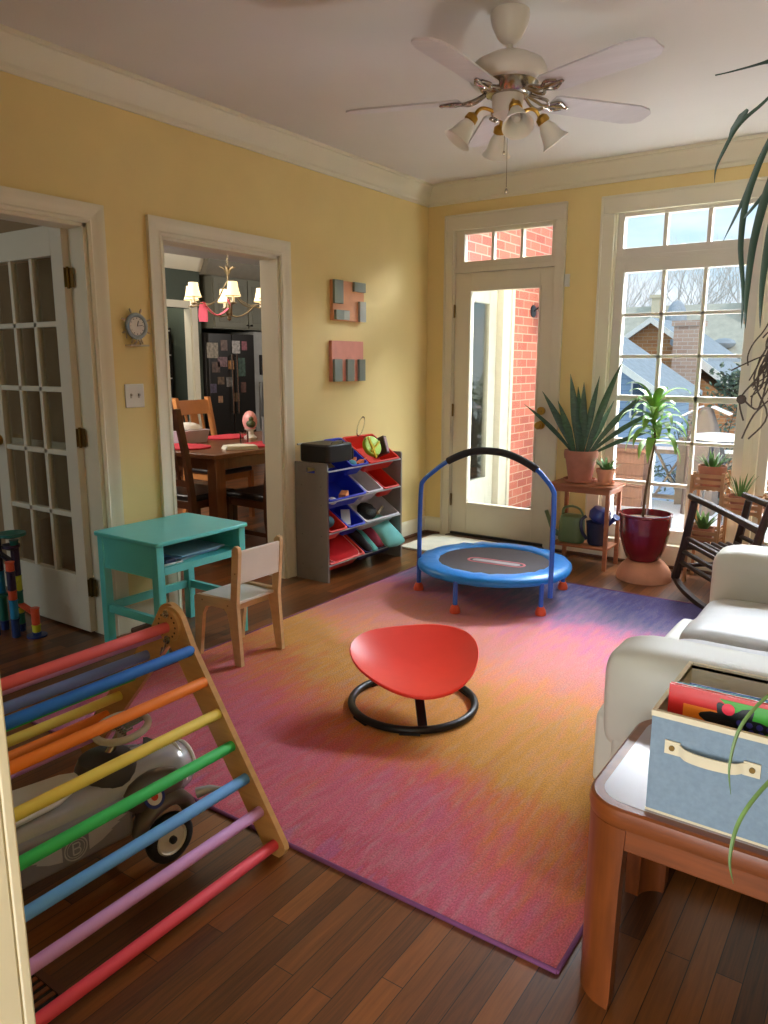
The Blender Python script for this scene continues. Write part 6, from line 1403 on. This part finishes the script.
m = MB(); m.ell((-5.0, 27.3, 3.1), .42, .5, .8, 12, 8); obj('dormer', m, M_SHING, hb)
m = MB(); m.ell((-2.9, 26.2, 2.15), .42, .4, .2, 12, 6); obj('roof_vent', m, M_SHING, hb)
hc = thing('house', 'house with a tall brick chimney and grey dormer in the middle of the window view', 'house', (-2.3, 19, -3.6))
m = MB(); m.box(-2.66, -1.98, 17.9, 18.6, -3.4, 2.55); m.box(-2.72, -1.92, 17.84, 18.66, 2.45, 2.6); obj('chimney', m, M_BRICK2, hc)
m = MB(); m.prism([(-2.4, -3.4), (.6, -3.4), (.6, -.6), (-.9, .2), (-2.4, 1.25)], 'y', 18.7, 22.5); obj('walls', m, M_BRICK3, hc)
m = MB(); m.prism([(-2.9, 1.95), (-2.2, 1.5), (1.2, -1.0), (1.2, -.84), (-2.2, 1.66), (-2.9, 2.1)], 'y', 18.5, 22.8); obj('roof', m, M_SHING, hc)
m = MB(); m.prism([(-2.2, 1.44), (1.2, -1.06), (1.2, -.80), (-2.2, 1.70)], 'y', 18.42, 18.5); obj('rake_board', m, M_WTRIM, hc)

# bare trees
M_BARK = mat('bare_bark', (208, 200, 194), .9, var=.2)
def bare_tree(x, y, z0, Ht, seed, label):
    rnd = random.Random(seed); m = MB()
    def br(p, d, L, r_, dep):
        pts = [p]; q = p.copy(); dd = d.copy()
        for i in range(3): dd = (dd + Vector((rnd.uniform(-.16, .16), rnd.uniform(-.16, .16), rnd.uniform(-.02, .12)))).normalized(); q = q + dd * L / 3; pts.append(q.copy())
        m.tube(pts, [r_, r_ * .85, r_ * .7, r_ * .55], 4 if dep > 1 else 3)
        if dep == 0: return
        for k in range(rnd.randint(3, 4) if dep > 1 else 3):
            f = rnd.uniform(.45, 1); b = pts[0].lerp(pts[-1], f) if f < 1 else pts[-1]; b = pts[min(3, 1 + int(f * 2.99))]
            nd = (dd + Vector((rnd.uniform(-.8, .8), rnd.uniform(-.8, .8), rnd.uniform(-.1, .6)))).normalized(); br(b, nd, L * rnd.uniform(.58, .8), r_ * .55, dep - 1)
    br(Vector((x, y, z0)), Vector((0, 0, 1)), Ht * .36, Ht * .012, 5)
    tag(obj('bare_tree', m, M_BARK), label, 'tree', 'bare trees beyond the roofs')
for i, (x, y, h) in enumerate(((-11.5, 36, 10.5), (-8.8, 40, 11.5), (-6.2, 38, 11), (-3.4, 41, 12), (-1.2, 38, 10), (1.4, 42, 11.5), (3.8, 40, 11))):
    bare_tree(x, y, -3, h, 100 + i, 'tall leafless winter tree beyond the tan roof, one of a row')
# evergreen shrub with snow beyond the railing
def shrub(cx, cy, cz, r_, n, label, seed, m_):
    rnd = random.Random(seed); t = thing('holly_shrub', label, 'shrub', (cx, cy, -3.2)); m = MB(); b = MB()
    b.tube([(cx, cy, -3.2), (cx + .1, cy, -1), (cx, cy, cz)], [.06, .05, .03], 6)
    for k in range(34):
        v = Vector((rnd.gauss(0, 1), rnd.gauss(0, 1), rnd.gauss(0, 1))).normalized() * r_ * rnd.uniform(.5, 1.05); v.z *= 1.5; e = Vector((cx, cy, cz)) + v; b.tube([Vector((cx, cy, cz - .5)), Vector((cx, cy, cz)) + v * .5, e], [.014, .009, .004], 4)
        for q in range(n):
            p = Vector((cx, cy, cz)) + v * rnd.uniform(.45, 1.1) + Vector((rnd.gauss(0, .07), rnd.gauss(0, .07), rnd.gauss(0, .07))); d = Vector((rnd.uniform(-1, 1), rnd.uniform(-1, 1), rnd.uniform(-.6, .8))).normalized(); s = rnd.uniform(.05, .085)
            m.leaf([p, p + d * s * .5, p + d * s], s * .6, .002, side=Vector((rnd.uniform(-1, 1), rnd.uniform(-1, 1), .3)), fold=.2)
    obj('branches', b, M_TWIG, t); obj('foliage', m, m_, t, ang=60)
M_HOL = mat('holly_leaf', (96, 116, 98), .35, var=.4, scale=3)
shrub(1.42, 5.6, 1.15, .42, 30, 'dark evergreen shrub beyond the railing at the right of the window', 3, M_HOL); shrub(2.6, 5.0, .5, .7, 20, 'broad evergreen shrub beyond the railing behind the window mullion', 4, M_HOL); shrub(1.0, 6.5, -.1, .6, 18, 'low evergreen shrub under the roofs behind the deck railing', 8, M_HOL)
shrub(.3, 7.6, -.2, .8, 18, 'evergreen shrub beyond the brown deck box', 9, M_HOL)
